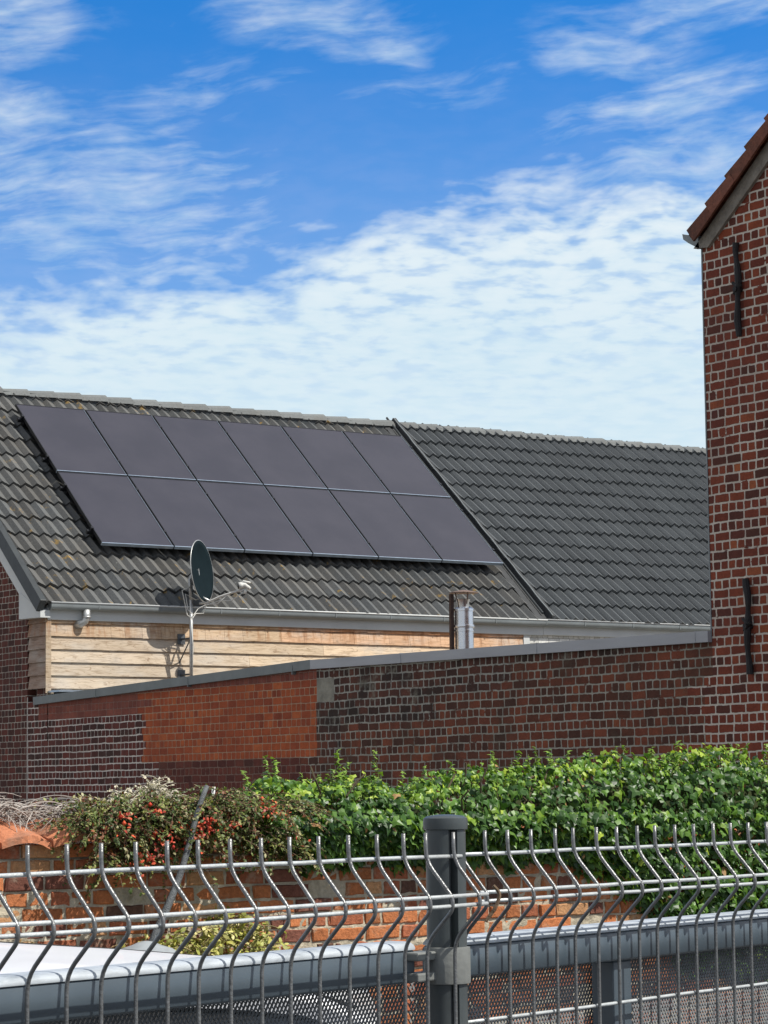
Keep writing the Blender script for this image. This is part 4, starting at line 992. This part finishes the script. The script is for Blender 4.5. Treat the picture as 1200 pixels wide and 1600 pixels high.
# body outline (s, z) rear at s=.95
low = [(-3.25, .28), (-3.32, .55), (-3.22, .78), (-2.55, .90), (-2.25, .95), (.72, .95), (.90, .88), (.97, .60), (.93, .30)]
m = MB(); secs = [(0.0, .0), (.02, -.03), (1.66, -.03), (1.68, .0)]
vs = []; k = len(low)
for w, e in [(.03, -.02), (0, 0), (0, 0), (1.68, 0), (1.65, -.02)]:
    vs += [cp(s+(.02 if s < 0 else -.02)*(1 if e else 0), w, z) for s, z in low]
m.add(vs, [(q*k+i, q*k+(i+1) % k, (q+1)*k+(i+1) % k, (q+1)*k+i) for q in range(4) for i in range(k)]+[tuple(range(k)), tuple(range(4*k, 5*k))[::-1]])
m.build('body', M_CARW, CAR, bevel=.03, auto=30)
def roofh(s, w): 
    f = (w-.17)/1.34; return roofz(s)-.018*abs(f*2-1)**3.2-f*(.008+.032*min(.8, max(0, s-.1))/.5)
# roof shell: lofted grid
def roofz(s): return float(np.interp(s, [-1.9, -1.55, -1.2, -.6, 0, .4, .62, .74, .82, .87], [1.32, 1.42, 1.465, 1.490, 1.489, 1.484, 1.476, 1.467, 1.452, 1.42]))
m = MB(); S = np.linspace(-1.85, .87, 30); Wd = np.linspace(.17, 1.51, 15); vs = []
for s in S:
    for w in Wd:
        vs.append(cp(s, w, roofh(s, w)))
nW = len(Wd)
fs = [(a*nW+b, a*nW+b+1, (a+1)*nW+b+1, (a+1)*nW+b) for a in range(len(S)-1) for b in range(nW-1)]
m.add(vs, fs); rfo = m.build('roof', M_CARW, CAR, smooth=True); md = rfo.modifiers.new('thick', 'SOLIDIFY'); md.thickness = .012; md.offset = 0
# greenhouse (glass) and pillars
def gz(s): return roofz(s)-.034
m = MB(); S = np.linspace(-1.75, .80, 24)
for side, wt, wb in ((0, .19, .045), (1, 1.49, 1.635)):
    vs = []
    for s in S: vs += [cp(s, wb, .93), cp(s, wt, gz(s)-(.03 if side else 0))]
    m.add(vs, [(2*i, 2*i+2, 2*i+3, 2*i+1) for i in range(len(S)-1)])
m.add([cp(-2.35, .10, .94), cp(-2.35, 1.58, .94), cp(-1.78, 1.46, 1.36), cp(-1.78, .22, 1.36)], [(0, 1, 2, 3)])
m.add([cp(.955, .12, .94), cp(.955, 1.56, .94), cp(.866, 1.46, 1.38), cp(.866, .22, 1.38)], [(0, 1, 2, 3)])
m.build('windows', M_CARGLASS, CAR, smooth=False)
m = MB(); S = np.linspace(-1.80, .868, 26)
for wt in (.168, 1.512):
    vs = []
    for s in S: vs += [cp(s, wt, gz(s)-.002-(.03 if wt > 1 else 0)), cp(s, wt, roofh(s, wt)+.002)]
    m.add(vs, [(2*i, 2*i+2, 2*i+3, 2*i+1) for i in range(len(S)-1)])
m.build('roof_rail', M_CARW, CAR)
m = MB(); S = np.linspace(-1.80, .84, 40)
for wt in (.27, 1.41):
    m.tube([cp(s, wt, roofh(s, wt)+.0052) for s in S], .0035, 6)
m.build('roof_seam', M_RUBBER, CAR)
m = MB()
for wt, wb in ((.183, .038), (1.497, 1.642)):
    for (sa, sb, ta, tb) in ((.80, .95, .795, .868), (-.62, -.52, -.62, -.54), (-2.42, -2.28, -1.86, -1.74)):
        q = [cp(sa, wb, .93), cp(sb, wb, .93), cp(tb, wt, gz(min(tb, .86))+.010), cp(ta, wt, gz(ta)+.010)]
        m.add(q+[p+CF*(.03 if wt < 1 else -.03) for p in q], [(0, 1, 2, 3), (4, 7, 6, 5), (0, 4, 5, 1), (1, 5, 6, 2), (2, 6, 7, 3), (3, 7, 4, 0)])
m.build('pillars', M_CARW, CAR)
for sw in (-2.55, .25):
    for w in (.0, 1.50):
        m = MB(); c0, c1 = cp(sw, w+.01, .31), cp(sw, w+.19, .31)
        m.tube([c0, c0.lerp(c1, .1), c0.lerp(c1, .9), c1], [.27, .31, .31, .27], 28); wh = m.build('wheel', M_RUBBER, CAR, auto=40)
        m = MB(); cc_ = cp(sw, -.002 if w < 1 else 1.702, .31); m.tube([cc_, c0.lerp(c1, .5)], [.19, .20], 20); m.build('rim', M_RIM, wh)
for w in (.12, 1.30):
    m = MB(); m.tube([cp(.955, w, .80), cp(.955, w+.26, .80)], [.05, .05], 10).build('tail_lamp', M_LAMP_R, CAR)
    m = MB(); m.tube([cp(-3.24, w, .70), cp(-3.24, w+.28, .70)], [.06, .06], 10).build('headlight', M_LAMP_W, CAR)
